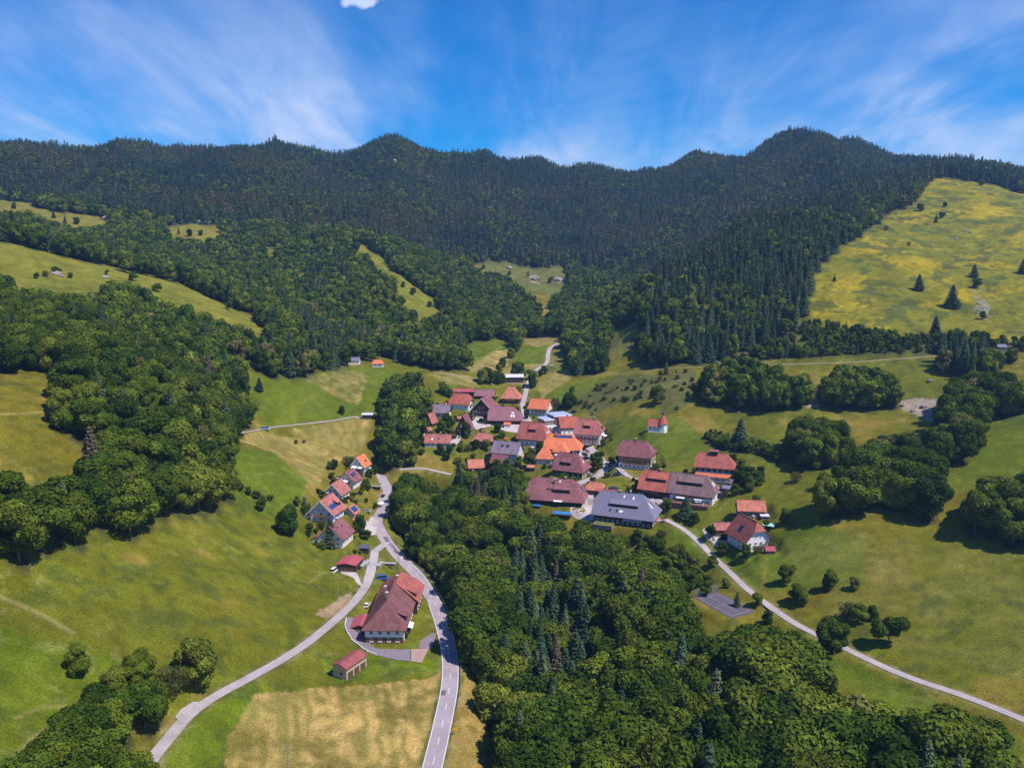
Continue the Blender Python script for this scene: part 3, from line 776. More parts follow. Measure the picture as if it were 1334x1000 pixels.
for pl, cc_, ang, per, amt in ((F_NEAR, (.255,.195,.048), 15, 2.6, 0.7), (F_STRIP, (.29,.19,.05), 8, 2.4, 0.6), (F_HAYA, (.38,.27,.07), 70, 3.4, 0.8), (F_HAYB, (.29,.235,.06), 25, 4.0, 0.8),
                          (F_UP1, (.26,.215,.06), 40, 4.5, 0.9), (F_UP2, (.25,.21,.055), 80, 4.0, 0.6), (F_UP3, (.31,.24,.065), 75, 4.0, 0.6), (F_UP4, (.31,.25,.065), 20, 4.0, 0.8),
                          (F_UP5, (.20,.175,.05), 70, 4, 0.5), (F_MID, (.18,.165,.042), 50, 4, 0.4), (F_BANK, (.15,.14,.035), 30, 4, 0.3)):
    paint(pl, cc_, 0.92, 0.62 + 0.38 * smooth01((mid * .6 + fin * .4 - 0.36) / 0.16))
    stripes(pl, STRAW, ang, per, amt)
    mk = in_poly(PUw, PVw, pl)
    C = blend(C, np.array((.135,.135,.03)), mk * smooth01((big * .45 + mid * .55 - 0.46) / 0.14) * 0.62)
for pl in ([(790,442),(836,414),(822,455),(797,470)],): paint(pl, (.15,.135,.03), 0.9)
paint(ROUGH, (.105,.105,.03), 0.9)
paint([(1010,700),(1100,690),(1334,720),(1400,760),(1400,900),(1200,860),(1080,800)], (.135,.128,.026), 0.5, smooth01((mid - 0.3) / 0.3))
# bare earth: bank by the lane, scree on the slope, trodden paths
paint([(415,800),(440,778),(462,770),(452,790),(430,806)], (.36,.25,.16), 0.85)
paint([(1165,524),(1190,518),(1232,520),(1240,545),(1215,550),(1180,535)], (.30,.24,.20), 0.85, smooth01((mid - 0.36) / 0.12))
paint([(1048,518),(1068,515),(1066,530),(1050,530)], (.36,.27,.2), 0.8)
paint([(905,478),(955,455),(1000,462),(960,475)], (.20,.16,.08), 0.7, smooth01((mid - 0.4) / 0.12))
for pth, hw in (([(-20,768),(40,793),(95,824)], 1.3), ([(15,1000),(35,968),(60,950)], 1.0), ([(-10,540),(60,535),(100,520)], 1.2), ([(400,760),(430,745),(470,770)], 0.8), ([(612,485),(640,462),(662,446)], 1.2), ([(20,935),(60,920),(120,925)], .8)):
    cpt = catmull([ground(*q)[:2] for q in pth], 0.8)
    for x, y in cpt:
        rs, cs_ = grid_window(x, y, hw + 1.5)
        d = np.hypot(GX[rs, cs_] - x, GY[rs, cs_] - y)
        w = (1 - smooth01(d / hw)) * 0.5
        C[rs, cs_] = blend(C[rs, cs_], np.array((.30,.24,.10)), w)
# rock faces in the far forest and dug ground beside them
for pl in ([(503,208),(520,206),(534,220),(526,228),(508,220)], [(552,228),(566,230),(562,242),(552,240)], [(668,280),(676,284),(674,302),(666,298)], [(690,358),(700,358),(702,370),(692,368)], [(722,362),(730,360),(731,368),(724,368)], [(126,276),(152,284),(156,290),(138,287)], [(258,286),(270,286),(268,293),(256,292)], [(800,350),(822,352),(812,368),(798,362)]):
    paint(pl, (.34,.25,.20), 0.9, smooth01((fbm(GX, GY, 16, 62, 3) - 0.3) / 0.2))
# wood floor under the trees
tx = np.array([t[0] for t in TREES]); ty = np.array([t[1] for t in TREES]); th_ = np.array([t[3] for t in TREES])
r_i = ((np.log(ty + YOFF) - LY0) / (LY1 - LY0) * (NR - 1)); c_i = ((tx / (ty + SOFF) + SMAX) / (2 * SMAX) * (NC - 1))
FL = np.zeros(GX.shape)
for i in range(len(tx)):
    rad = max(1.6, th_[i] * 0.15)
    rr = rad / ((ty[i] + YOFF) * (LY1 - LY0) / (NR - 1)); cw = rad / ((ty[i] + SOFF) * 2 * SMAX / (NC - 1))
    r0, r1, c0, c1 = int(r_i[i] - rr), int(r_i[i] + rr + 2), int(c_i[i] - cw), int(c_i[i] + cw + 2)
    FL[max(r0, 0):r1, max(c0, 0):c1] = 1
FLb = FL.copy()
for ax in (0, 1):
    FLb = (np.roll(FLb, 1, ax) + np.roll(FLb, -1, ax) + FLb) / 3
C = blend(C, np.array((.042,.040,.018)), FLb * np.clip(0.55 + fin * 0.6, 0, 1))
# verges beside the roads are worn and pale
verge = np.clip(1 - np.abs(DMIN - 0.2) / 1.3, 0, 1) * (DMIN < 900)
C = blend(C, np.array((.22,.17,.09)), verge * np.clip((fin - 0.25) * 1.6, 0, 0.75))
tuft = smooth01((fbm(GX + 50, GY, 5.0, 171, 3) - 0.56) / 0.10) * smooth01((fbm(GX + 50, GY, 40, 175, 3) - 0.40) / 0.2)
C = blend(C, np.array((.055,.075,.014)), tuft * 0.55 * (C[..., 0] < 0.16))
flow = smooth01((fbm(GX + 750, GY, 2.2, 181, 2) - 0.66) / 0.08) * smooth01((fbm(GX + 50, GY, 25, 185, 3) - 0.45) / 0.15)
C = blend(C, np.array((.26,.24,.10)), flow * 0.22)
C *= (0.66 + 0.68 * fin)[..., None] * (0.70 + 0.60 * mid)[..., None]
C = np.clip(C, 0, 0.6)

idx = np.arange(NR * NC).reshape(NR, NC)
quads = np.stack([idx[:-1, :-1], idx[:-1, 1:], idx[1:, 1:], idx[1:, :-1]], -1).reshape(-1, 4)
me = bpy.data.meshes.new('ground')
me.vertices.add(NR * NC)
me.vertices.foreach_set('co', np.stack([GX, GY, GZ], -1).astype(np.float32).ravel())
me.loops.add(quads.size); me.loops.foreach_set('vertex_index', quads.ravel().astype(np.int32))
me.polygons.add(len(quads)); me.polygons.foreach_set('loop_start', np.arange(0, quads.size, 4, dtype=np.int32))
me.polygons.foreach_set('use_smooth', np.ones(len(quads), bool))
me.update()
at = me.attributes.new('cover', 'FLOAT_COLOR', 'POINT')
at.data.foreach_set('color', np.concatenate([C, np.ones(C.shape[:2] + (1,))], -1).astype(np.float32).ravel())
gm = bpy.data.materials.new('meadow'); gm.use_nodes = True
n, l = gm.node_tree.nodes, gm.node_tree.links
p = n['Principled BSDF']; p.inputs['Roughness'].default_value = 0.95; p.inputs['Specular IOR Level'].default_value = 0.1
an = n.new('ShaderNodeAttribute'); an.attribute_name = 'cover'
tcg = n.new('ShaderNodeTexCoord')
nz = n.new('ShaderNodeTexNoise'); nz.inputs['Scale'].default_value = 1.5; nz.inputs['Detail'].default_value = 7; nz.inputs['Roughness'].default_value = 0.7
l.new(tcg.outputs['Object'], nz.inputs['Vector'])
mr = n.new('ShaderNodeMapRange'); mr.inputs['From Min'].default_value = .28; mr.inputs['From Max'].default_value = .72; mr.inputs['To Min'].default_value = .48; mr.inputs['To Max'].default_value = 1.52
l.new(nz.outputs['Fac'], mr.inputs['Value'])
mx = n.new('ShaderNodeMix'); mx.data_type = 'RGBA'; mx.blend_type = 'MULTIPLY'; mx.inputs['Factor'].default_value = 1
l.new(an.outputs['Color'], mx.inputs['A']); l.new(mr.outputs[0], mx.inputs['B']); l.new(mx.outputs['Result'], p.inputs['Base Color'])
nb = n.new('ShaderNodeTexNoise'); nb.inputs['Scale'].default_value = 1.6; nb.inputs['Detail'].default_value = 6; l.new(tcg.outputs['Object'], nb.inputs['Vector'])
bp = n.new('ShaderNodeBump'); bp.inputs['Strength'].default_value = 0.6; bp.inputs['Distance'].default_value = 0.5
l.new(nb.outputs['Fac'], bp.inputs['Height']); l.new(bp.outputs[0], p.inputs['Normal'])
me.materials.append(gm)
ground_obj = tag(obj('ground', me), 'valley sides and floor of meadow, mown fields and wood floor', 'ground', kind='structure')
# ------------------------------------------------------------------ road surfaces
M_ASPH = material('asphalt', (.375,.31,.345), rough=0.9, var=0.10, scale=0.5, alt=(.32,.265,.295), alt_scale=0.12)
M_LANE = material('lane_asphalt', (.42,.36,.37), rough=0.92, var=0.12, scale=0.7, alt=(.35,.30,.30), alt_scale=0.2)
M_TRACK = material('track_gravel', (.36,.29,.18), rough=0.95, var=0.2, scale=0.8)
M_PAINT = material('road_paint', (.72,.72,.72), rough=0.7, var=0.12, scale=3)
M_PATCH = material('asphalt_patch', (.13,.12,.13), rough=0.85, var=0.1, scale=2)
def side_vectors(p):
    t = np.gradient(p, axis=0); t /= np.linalg.norm(t, axis=1, keepdims=True)
    return np.column_stack([t[:, 1], -t[:, 0]])           # to the right of travel
def strip(p, z, off0, off1, lift):
    """ribbon between two sideways offsets; top faces and skirts down its edges"""
    s = side_vectors(p)
    a, b = p + s * off0, p + s * off1
    n = len(p)
    za = np.maximum(HQ(a[:, 0], a[:, 1]), HQ(p[:, 0], p[:, 1]) - 0.1); zb = np.maximum(HQ(b[:, 0], b[:, 1]), HQ(p[:, 0], p[:, 1]) - 0.1)
    vs = [(a[i, 0], a[i, 1], za[i] + lift) for i in range(n)] + [(b[i, 0], b[i, 1], zb[i] + lift) for i in range(n)]
    vs += [(a[i, 0], a[i, 1], za[i] + lift - 0.3) for i in range(n)] + [(b[i, 0], b[i, 1], zb[i] + lift - 0.3) for i in range(n)]
    fs = []
    for i in range(n - 1):
        fs.append((i, i + n, i + n + 1, i + 1))
        fs.append((i, i + 1, i + 1 + 2 * n, i + 2 * n)); fs.append((i + n, i + 3 * n, i + 3 * n + 1, i + n + 1))
    return vs, fs
ROAD_LABEL = {
 'main_road': 'two lane asphalt road with white dashes curving past the big farmhouse', 'side_lane': 'narrow grey lane leaving the main road and crossing the slope',
 'valley_lane': 'narrow lane running down the meadow past the games court', 'upper_lane': 'pale lane climbing from the village to the upper fields',
 'village_street': 'street bending between the village houses', 'chapel_path': 'short path from the street to the brown timber house',
 'hillside_track': 'gravel track along the hillside below the scrub', 'field_lane': 'straight farm lane between green meadow and mown field',
 'wood_lane': 'short lane showing between the trees of the ravine', 'meadow_lane': 'track crossing the fields behind the village'}
ROAD_OBJ = {}
for k_, (nm, r) in enumerate(ROADS.items()):
    zz = r['z'] + 0.0
    vs, fs = strip(r['p'], zz, -r['w'] / 2, r['w'] / 2, 0.15 + 0.006 * k_)
    ROAD_OBJ[nm] = tag(obj(nm, new_mesh(nm, vs, fs, {'asphalt': M_ASPH, 'lane': M_LANE, 'track': M_TRACK}[r['mat']])), ROAD_LABEL[nm], 'road', kind='structure')
mrp, mrz, mrw = ROADS['main_road']['p'], ROADS['main_road']['z'], ROADS['main_road']['w']
dist = np.concatenate([[0], np.cumsum(np.linalg.norm(np.diff(mrp, axis=0), axis=1))])
def along(d):
    return np.array([np.interp(d, dist, mrp[:, 0]), np.interp(d, dist, mrp[:, 1])]), np.interp(d, dist, mrz)
def sub_strip(d0, d1, o0, o1, lift, name, mat, parent):
    ds = np.linspace(d0, d1, max(3, int((d1 - d0) / 1.5) + 2))
    pts = np.array([along(d)[0] for d in ds]); zs = np.array([along(d)[1] for d in ds])
    s = side_vectors(pts)
    a, b = pts + s * o0, pts + s * o1
    n = len(ds)
    full = mrw / 2
    zL = HQ(pts[:, 0] - s[:, 0] * full, pts[:, 1] - s[:, 1] * full); zR = HQ(pts[:, 0] + s[:, 0] * full, pts[:, 1] + s[:, 1] * full); zc = HQ(pts[:, 0], pts[:, 1]) - 0.1
    zL, zR = np.maximum(zL, zc), np.maximum(zR, zc)
    def cross(o_): return zL + (zR - zL) * (o_ + full) / (2 * full)
    vs = [(*a[i], cross(o0)[i] + lift + .02) for i in range(n)] + [(*b[i], cross(o1)[i] + lift + .02) for i in range(n)]
    fs = [(i, i + n, i + n + 1, i + 1) for i in range(n - 1)]
    return obj(name, new_mesh(name, vs, fs, mat), parent)
_mr = ROAD_OBJ['main_road']
d = 8.0
while d < dist[-1] - 95:
    sub_strip(d, d + 3.6, -0.09, 0.09, 0.158, 'lane_dash', M_PAINT, _mr); d += 9.0
sub_strip(0, dist[-1] - 105, mrw / 2 - 0.32, mrw / 2 - 0.14, 0.158, 'edge_line', M_PAINT, _mr)
sub_strip(0, 118, -mrw / 2 + 0.14, -mrw / 2 + 0.32, 0.158, 'edge_line', M_PAINT, _mr)
sub_strip(176, 192, -0.4, 1.6, 0.152, 'asphalt_patch', M_PATCH, _mr)
sub_strip(52, 55, -2.4, -0.9, 0.152, 'asphalt_patch', M_PATCH, _mr)
# guard rail on the outer side
M_STEEL = material('galvanised_steel', (.42,.43,.45), rough=0.45, var=0.15, scale=2, metal=0.6)
M_POSTW = material('weathered_wood', (.17,.125,.09), rough=0.95, var=0.25, scale=2)
gr = empty('guard_rail', (*(along(45)[0]), float(along(45)[1])))
tag(gr, 'steel guard rail along the outer edge of the main road bend', 'guard rail')
ox, oy, oz = gr.location
ds = np.arange(44, 166, 1.0)
pp = np.array([along(q)[0] for q in ds]); zz = np.array([along(q)[1] for q in ds]); ss = side_vectors(pp)
e = pp + ss * (mrw / 2 + 0.65)
mb = MB()
for i in range(len(ds) - 1):
    for z0, z1, th in ((0.48, 0.62, 0.05), (0.62, 0.66, 0.02), (0.66, 0.80, 0.05)):
        a, b = e[i], e[i + 1]
        q0, q1 = a + ss[i] * th, b + ss[i + 1] * th
        mb.add([(a[0] - ox, a[1] - oy, zz[i] + z0 - oz), (b[0] - ox, b[1] - oy, zz[i + 1] + z0 - oz), (q1[0] - ox, q1[1] - oy, zz[i + 1] + z0 - oz), (q0[0] - ox, q0[1] - oy, zz[i] + z0 - oz),
                (a[0] - ox, a[1] - oy, zz[i] + z1 - oz), (b[0] - ox, b[1] - oy, zz[i + 1] + z1 - oz), (q1[0] - ox, q1[1] - oy, zz[i + 1] + z1 - oz), (q0[0] - ox, q0[1] - oy, zz[i] + z1 - oz)],
               [(0, 3, 2, 1), (4, 5, 6, 7), (0, 1, 5, 4), (1, 2, 6, 5), (2, 3, 7, 6), (3, 0, 4, 7)])
mb.build('rail', M_STEEL, gr)
pm = MB(); pm.box(-.06, .06, -.06, .06, -0.5, 0.78); pmesh = pm.mesh('post', [M_STEEL])
for i in range(0, len(ds), 4):
    q = e[i] + ss[i] * 0.14
    obj('post', pmesh, gr, (q[0] - ox, q[1] - oy, zz[i] - oz))
# ------------------------------------------------------------------ yards and other paved ground
def drape(name, poly_px, mat, label, cat='paving', lift=0.17, step=2.0, edge=1.0):
    w = [ground(u, v)[:2] for u, v in poly_px]
    ring = []
    for i in range(len(w)):
        a, b = np.array(w[i]), np.array(w[(i + 1) % len(w)])
        n = max(1, int(np.linalg.norm(b - a) / edge))
        ring += [tuple(a + (b - a) * k / n) for k in range(n)]
    xs = [p[0] for p in ring]; ys = [p[1] for p in ring]
    gxs, gys = np.meshgrid(np.arange(min(xs), max(xs), step), np.arange(min(ys), max(ys), step))
    gxs, gys = gxs.ravel(), gys.ravel()
    ins = in_poly(gxs, gys, ring)
    pts = [Vector(p) for p in ring] + [Vector((a, b)) for a, b in zip(gxs[ins], gys[ins])]
    nr = len(ring)
    res = delaunay_2d_cdt(pts, [], [list(range(nr))], 1, 1e-4)
    vv, ff = res[0], res[2]
    zs = HQ(np.array([p.x for p in vv]), np.array([p.y for p in vv])) + lift
    return tag(obj(name, new_mesh(name, [(p.x, p.y, z) for p, z in zip(vv, zs)], ff, mat)), label, cat, kind='structure')
def Z4(pts): return [(400 + a * .21, 690 + b * .21) for a, b in pts]
M_PAVER = material('red_pavers', (.36,.235,.21), rough=0.9, var=0.15, scale=1.5)
M_YARD = material('yard_asphalt', (.21,.17,.205), rough=0.9, var=0.12, scale=0.8)
M_CONC = material('concrete', (.50,.43,.43), rough=0.9, var=0.12, scale=0.8, alt=(.42,.35,.34), alt_scale=0.3)
drape('yard', Z4([(252,545),(312,548),(360,640),(420,735),(640,742),(640,815),(560,808),(430,778),(345,738),(240,622)]), M_YARD, 'dark asphalt yard in front of the big farmhouse', 'yard')
drape('paved_terrace', Z4([(645,742),(755,738),(712,826),(645,816)]), M_PAVER, 'reddish paved corner at the right of the farm yard', 'yard', lift=0.20)
drape('driveway', Z4([(690,735),(705,690),(770,640),(800,645),(795,690),(765,738)]), M_YARD, 'short asphalt drive from the farm yard to the main road', 'driveway', lift=0.185)
drape('gravel_drive', Z4([(205,255),(300,262),(350,345),(335,350),(290,300),(215,275)]), M_CONC, 'gravel drive from the red roofed shed to the lane', 'driveway')
drape('courtyard', [(742,668),(752,650),(772,644),(784,648),(776,662),(776,680),(762,680),(748,674)], M_CONC, 'pale courtyard between the plum roofed and the slate grey house', 'yard')
drape('car_park', [(754,588),(764,582),(774,592),(772,600),(762,601),(752,594)], M_CONC, 'paved car park beside the orange roofed inn', 'car park')
drape('terrace', [(852,652),(880,645),(928,636),(944,640),(938,650),(915,662),(890,664),(862,660)], M_CONC, 'paved terrace ground in front of the long farmhouse', 'terrace')
drape('driveway', [(915,690),(928,684),(950,690),(952,708),(935,712),(920,704)], M_CONC, 'white paved drive beside the gabled house', 'driveway')
drape('court_street', [(664,553),(684,538),(694,550),(702,560),(690,566),(660,562),(640,556)], M_CONC, 'pale paved square in the middle of the village', 'yard')
drape('terrace', [(586,566),(600,565),(600,575),(592,580),(586,578)], M_CONC, 'concrete terrace beside the long low bungalow', 'terrace')
drape('parking_strip', Z4([(620-20,590-22),(640,600),(660,640)]) and [(468,690),(484,672),(492,678),(490,696),(478,694)], M_CONC, 'concrete forecourt between the solar roofed garage and the road', 'driveway')
drape('parking_bay', [(492,652),(497,642),(506,640),(505,654),(498,656)], M_LANE, 'paved parking bay beside the upper end of the main road', 'parking')

drape('lane_apron', [(228,934),(236,924),(252,914),(268,914),(258,930),(240,944)], M_LANE, 'small paved apron widening the side lane by the round tree', 'apron', lift=0.19)
drape('farm_forecourt', [(612,546),(634,545),(640,555),(622,560),(608,553)], M_CONC, 'pale forecourt before the great timber gable', 'yard', lift=0.19)
drape('garden_path', [(690,566),(700,572),(698,582),(706,600),(700,602),(692,584),(684,570)], M_CONC, 'pale path between the farmhouse on the square and the orange pyramid house', 'path', lift=0.19)
drape('forecourt', [(722,562),(748,566),(748,572),(730,572),(718,568)], M_CONC, 'pale forecourt between the hall wing and the guest house', 'yard', lift=0.19)
drape('house_drive', [(786,602),(800,598),(826,606),(826,612),(800,606)], M_CONC, 'pale drive leading to the honey brown house', 'driveway', lift=0.19)
# ------------------------------------------------------------------ buildings
RM = {
 'red': roof_mat('roof_red', (0.460,0.125,0.090)), 'pink': roof_mat('roof_rose', (0.450,0.155,0.135)), 'plum': roof_mat('roof_plum', (0.265,0.100,0.112)),
 'orange': roof_mat('roof_orange', (0.711,0.196,0.088), (0.614,0.168,0.083)), 'slate': roof_mat('roof_slate', (0.178,0.174,0.271), (0.209,0.168,0.230)), 'brown': roof_mat('roof_brown', (0.233,0.106,0.111)),
 'metal': roof_mat('roof_magenta', (0.400,0.085,0.105), (0.368,0.079,0.111), 0.1), 'violet': roof_mat('roof_violet', (0.260,0.185,0.250)), 'rust': roof_mat('roof_rust', (0.400,0.115,0.095)),
 'greyb': roof_mat('roof_greybrown', (0.235,0.140,0.145)), 'dusty': roof_mat('roof_dusty_rose', (.30,.125,.150), (.25,.11,.13)), 'maroon': roof_mat('roof_maroon', (0.215,0.085,0.085)), 'navy': roof_mat('roof_navy', (0.086,0.089,0.181), (0.110,0.112,0.195), 0.1), 'barn': roof_mat('roof_dark_red', (0.307,0.084,0.083)),
 'blue': roof_mat('roof_bluegrey', (0.319,0.370,0.627), (0.393,0.426,0.655), 0.08), 'pale': roof_mat('roof_palegrey', (0.639,0.594,0.780), (0.552,0.516,0.696), 0.08), 'green': roof_mat('roof_sod', (0.159,0.157,0.047)),
 'salmon': roof_mat('roof_salmon', (0.560,0.200,0.130)),
}
WM = {
 'white': material('plaster_white', (.80,.79,.78), var=0.06, scale=0.8), 'cream': material('plaster_cream', (.78,.71,.61), var=0.06, scale=0.8),
 'blue': material('plaster_blue_and_shade', (.62,.68,.80), var=0.06, scale=0.8), 'beige': material('plaster_beige', (.50,.40,.29), var=0.08, scale=0.8),  # blue plaster; on the solar roofed house the blue stands for shade
 'timber': material('timber_dark', (.065,.042,.033), rough=0.9, var=0.3, scale=1.5, streak=True), 'honey': material('timber_honey', (.28,.15,.06), rough=0.85, var=0.25, scale=1.5, streak=True),
 'grey': material('timber_grey', (.20,.175,.16), rough=0.9, var=0.25, scale=1.5), 'stone': material('rubble_stone', (.24,.20,.19), rough=0.95, var=0.25, scale=2.2, bump=0.4),
 'redwood': material('timber_red', (.19,.085,.06), rough=0.85, var=0.2, scale=1.5),
}
M_FRAME = material('window_frame', (.75,.75,.74), rough=0.5, var=0.03, scale=2)
M_FRAMED = material('window_frame_dark', (.12,.075,.05), rough=0.6, var=0.1, scale=2)
def glass_material(name, tint, rough=0.08):
    m = bpy.data.materials.new(name); m.use_nodes = True
    p = m.node_tree.nodes['Principled BSDF']
    p.inputs['Base Color'].default_value = (*tint, 1); p.inputs['Roughness'].default_value = rough; p.inputs['Specular IOR Level'].default_value = 0.7
    n = m.node_tree.nodes; l = m.node_tree.links
    t = n.new('ShaderNodeTexCoord'); z = n.new('ShaderNodeTexNoise'); z.inputs['Scale'].default_value = 0.8; l.new(t.outputs['Object'], z.inputs[0])
    mr = n.new('ShaderNodeMapRange'); mr.inputs['To Min'].default_value = rough; mr.inputs['To Max'].default_value = rough + 0.12; l.new(z.outputs['Fac'], mr.inputs['Value']); l.new(mr.outputs[0], p.inputs['Roughness'])
    return m
M_GLASS = glass_material('window_glass', (.025,.03,.04))
M_SOLAR = glass_material('solar_glass', (.025,.06,.20), 0.12)
M_DOOR = material('door_wood', (.13,.07,.045), rough=0.7, var=0.2, scale=2)
M_BRICK = material('chimney_brick', (.30,.20,.17), var=0.15, scale=3)
M_CAP = material('chimney_cap', (.62,.62,.62), rough=0.6, var=0.1, scale=3)
M_BOARD = material('barge_board', (.72,.68,.62), var=0.05)
M_FAB = {'white': material('awning_white', (.82,.80,.76), var=0.04), 'orange': material('awning_orange', (.72,.25,.12), var=0.05), 'red': material('parasol_red', (.62,.05,.06), var=0.05), 'stripe': material('awning_blue', (.50,.58,.70), var=0.05)}
_win = {}
def window_meshes(w, h, dark):
    k = (round(w, 2), round(h, 2), dark)
    if k not in _win:
        a = MB(); t = 0.11                        # a frame of four bars and a mullion, standing out from the wall
        a.box(-w/2, w/2, -0.09, 0.02, 0, t); a.box(-w/2, w/2, -0.09, 0.02, h - t, h)
        a.box(-w/2, -w/2 + t, -0.09, 0.02, t, h - t); a.box(w/2 - t, w/2, -0.09, 0.02, t, h - t)
        if w > 0.9: a.box(-0.04, 0.04, -0.08, 0.02, t, h - t)
        b = MB(); b.box(-w/2 + 0.02, w/2 - 0.02, -0.045, 0.03, 0.02, h - 0.02)
        c = MB(); c.box(-w/2 - 0.1, w/2 + 0.1, -0.2, -0.001, -0.1, -0.003)
        _win[k] = (a.mesh('window', [M_FRAMED if dark else M_FRAME]), b.mesh('pane', [M_GLASS]), c.mesh('sill', [M_FRAMED if dark else M_FRAME]))
    return _win[k]
class House:
    def __init__(s, name, key, label, cat='house', loc=None, deg=None):
        h = HB[key] if key else None
        s.h = h
        s.loc = loc or h['loc']; s.deg = h['deg'] if deg is None else deg
        s.root = tag(empty(name, s.loc, R(s.deg)), label, cat)
        s.vol = None
    def part(s, mb, name, mat, parent=None):
        o = mb.build(name, mat, parent or s.root); return o
    def frame(s, ox=0, oy=0, rot=0):
        return Matrix.Translation((ox, oy, 0)) @ Matrix.Rotation(R(rot), 4, 'Z')
    def faces_camera(s, M, nx, ny):
        n = Matrix.Rotation(R(s.deg), 3, 'Z') @ (M.to_3x3() @ Vector((nx, ny, 0)))
        c = Vector((-s.loc[0], -s.loc[1], 0)).normalized()
        return n.dot(c) > -0.12
    def volume(s, L, W, hw, hr, hips=(0, 0), over=0.8, roof='brown', wall='white', upper=None, up_from=None, ox=0, oy=0, rot=0, z0=0.0,
               rows=None, dark=False, wsize=(1.15, 1.25), gap=2.9, attic=True, barge=False, sides='lrfb', wname='wall', door=None, base=None):
        M = s.frame(ox, oy, rot)
        p = hr / (W / 2); th = 0.24
        s.v = dict(L=L, W=W, hw=hw, hr=hr, p=p, o=over, M=M, hips=hips, z0=z0)
        Y = W / 2 + over; ze = z0 + hw - p * over; zr = z0 + hw + hr
        X = L / 2 + over
        def end(k): return Y * k, ze + (1 - k) * (zr - ze), Y * k * 0.85
        (yb0, zb0, i0), (yb1, zb1, i1) = end(hips[0]), end(hips[1])
        s.v.update(X=X, Y=Y, ze=ze, zr=zr, i0=i0, i1=i1)
        r = MB()
        for sg in (-1, 1):
            pts = [(-X, sg * Y, ze), (X, sg * Y, ze)]
            if 0 < hips[1] < 1: pts.append((X, sg * yb1, zb1))
            pts.append((X - i1, 0, zr)); pts.append((-X + i0, 0, zr))
            if 0 < hips[0] < 1: pts.append((-X, sg * yb0, zb0))
            if (X - i1) - (-X + i0) < 0.05: pts = [q for j, q in enumerate(pts) if not (j > 0 and q[2] == zr and pts[j - 1][2] == zr)]
            r.slab(pts if sg < 0 else pts[::-1], th)
        if hips[1] > 0: r.slab([(X, -yb1, zb1), (X, yb1, zb1), (X - i1, 0, zr)], th)
        if hips[0] > 0: r.slab([(-X, yb0, zb0), (-X, -yb0, zb0), (-X + i0, 0, zr)], th)
        # ridge tiles
        if (X - i1) - (-X + i0) > 0.5: r.box(-X + i0, X - i1, -0.16, 0.16, zr - 0.1, zr + 0.07)
        r.xf(M)
        s.roof = s.part(r, 'roof', RM[roof])
        def walls(mat, a, b, name, grow, gables):
            w = MB()
            l2, w2 = L / 2 + grow, W / 2 + grow
            w.box(-l2, l2, -w2, w2, a, b)
            if gables:
                for sg, k, zb in ((-1, hips[0], zb0), (1, hips[1], zb1)):
                    if k >= 1: continue
                    top = min(zb, zr - th) - 0.02
                    hy = max(w2 - max(0, (top - (b - 0.02)) / p), 0.02)
                    x1, x0 = sg * (l2 - 0.002), sg * (l2 - 0.25)
                    prof = [(-w2 + 0.01, b - 0.03), (w2 - 0.01, b - 0.03), (hy, top - th), (-hy, top - th)]
                    n = 4
                    vs = [(x0, y, z) for y, z in prof] + [(x1, y, z) for y, z in prof]
                    fs = [(0, 1, 2, 3), (7, 6, 5, 4)] + [(i, i + n, (i + 1) % n + n, (i + 1) % n) for i in range(n)]
                    w.add(vs, fs)
            w.xf(M); return s.part(w, name, WM[mat])
        top_z = z0 + hw - 0.12
        if base: walls(base, z0 - 1.2, z0 + 0.9, 'plinth', 0.07, False)
        if upper:
            walls(wall, z0 - 1.2, z0 + up_from, wname, 0.0, False)
            walls(upper, z0 + up_from, top_z, 'timber_storey', 0.10, True)
        else:
            walls(wall, z0 - 1.2, top_z, wname, 0.0, True)
        if barge:                                 # pale boards along the gable edges
            for sg, k in ((-1, hips[0]), (1, hips[1])):
                if k > 0.5: continue
                b = MB(); xx = sg * (X + 0.03)
                yt, zt = (yb1, zb1) if sg > 0 else (yb0, zb0)
                for q in (-1, 1):
                    b.add([(xx - .05, q * Y, ze - .6), (xx + .05, q * Y, ze - .6), (xx + .05, q * Y, ze + .03), (xx - .05, q * Y, ze + .03),
                           (xx - .05, q * yt, zt - .62), (xx + .05, q * yt, zt - .62), (xx + .05, q * yt, zt + .03), (xx - .05, q * yt, zt + .03)],
                          [(0, 1, 2, 3), (4, 7, 6, 5), (0, 4, 5, 1), (1, 5, 6, 2), (2, 6, 7, 3), (3, 7, 4, 0)])
                b.xf(M); s.part(b, 'barge_board', M_BOARD, s.roof)
        rows = rows if rows is not None else ([1.0, 3.7] if hw > 5.2 else [1.0])
        g = 0.10 if upper else 0.0
        for sd in sides:
            nx, ny, ln, off = {'l': (-1, 0, W, L / 2), 'r': (1, 0, W, L / 2), 'f': (0, -1, L, W / 2), 'b': (0, 1, L, W / 2)}[sd]
            if not s.faces_camera(M, nx, ny): continue
            zz = list(rows)
            n = max(1, int((ln - 1.2) / gap))
            for ri, rz in enumerate(zz):
                grow = g if (upper and rz >= up_from - 0.1) else 0.0
                for k in range(n):
                    t = (k - (n - 1) / 2) * (ln - 1.0) / n
                    if ri == 0 and door == sd and k == n // 2:
                        s.place_box(M, nx, ny, off, t, z0 + 0.02, 1.2, 2.2, 'door', M_DOOR); continue
                    s.window(M, nx, ny, off + grow, t, z0 + rz, *wsize, dark)
            if attic and sd in 'lr':
                k = hips[0] if sd == 'l' else hips[1]
                if k < 0.9 and hr > 3.0:
                    room = hr * (1 - k)
                    if room > 2.2:
                        for t in ((-1.1, 1.1) if W > 8 else (0,)): s.window(M, nx, ny, off + g, t, z0 + hw + 0.35, wsize[0] * .9, wsize[1] * .9, dark)
        return s
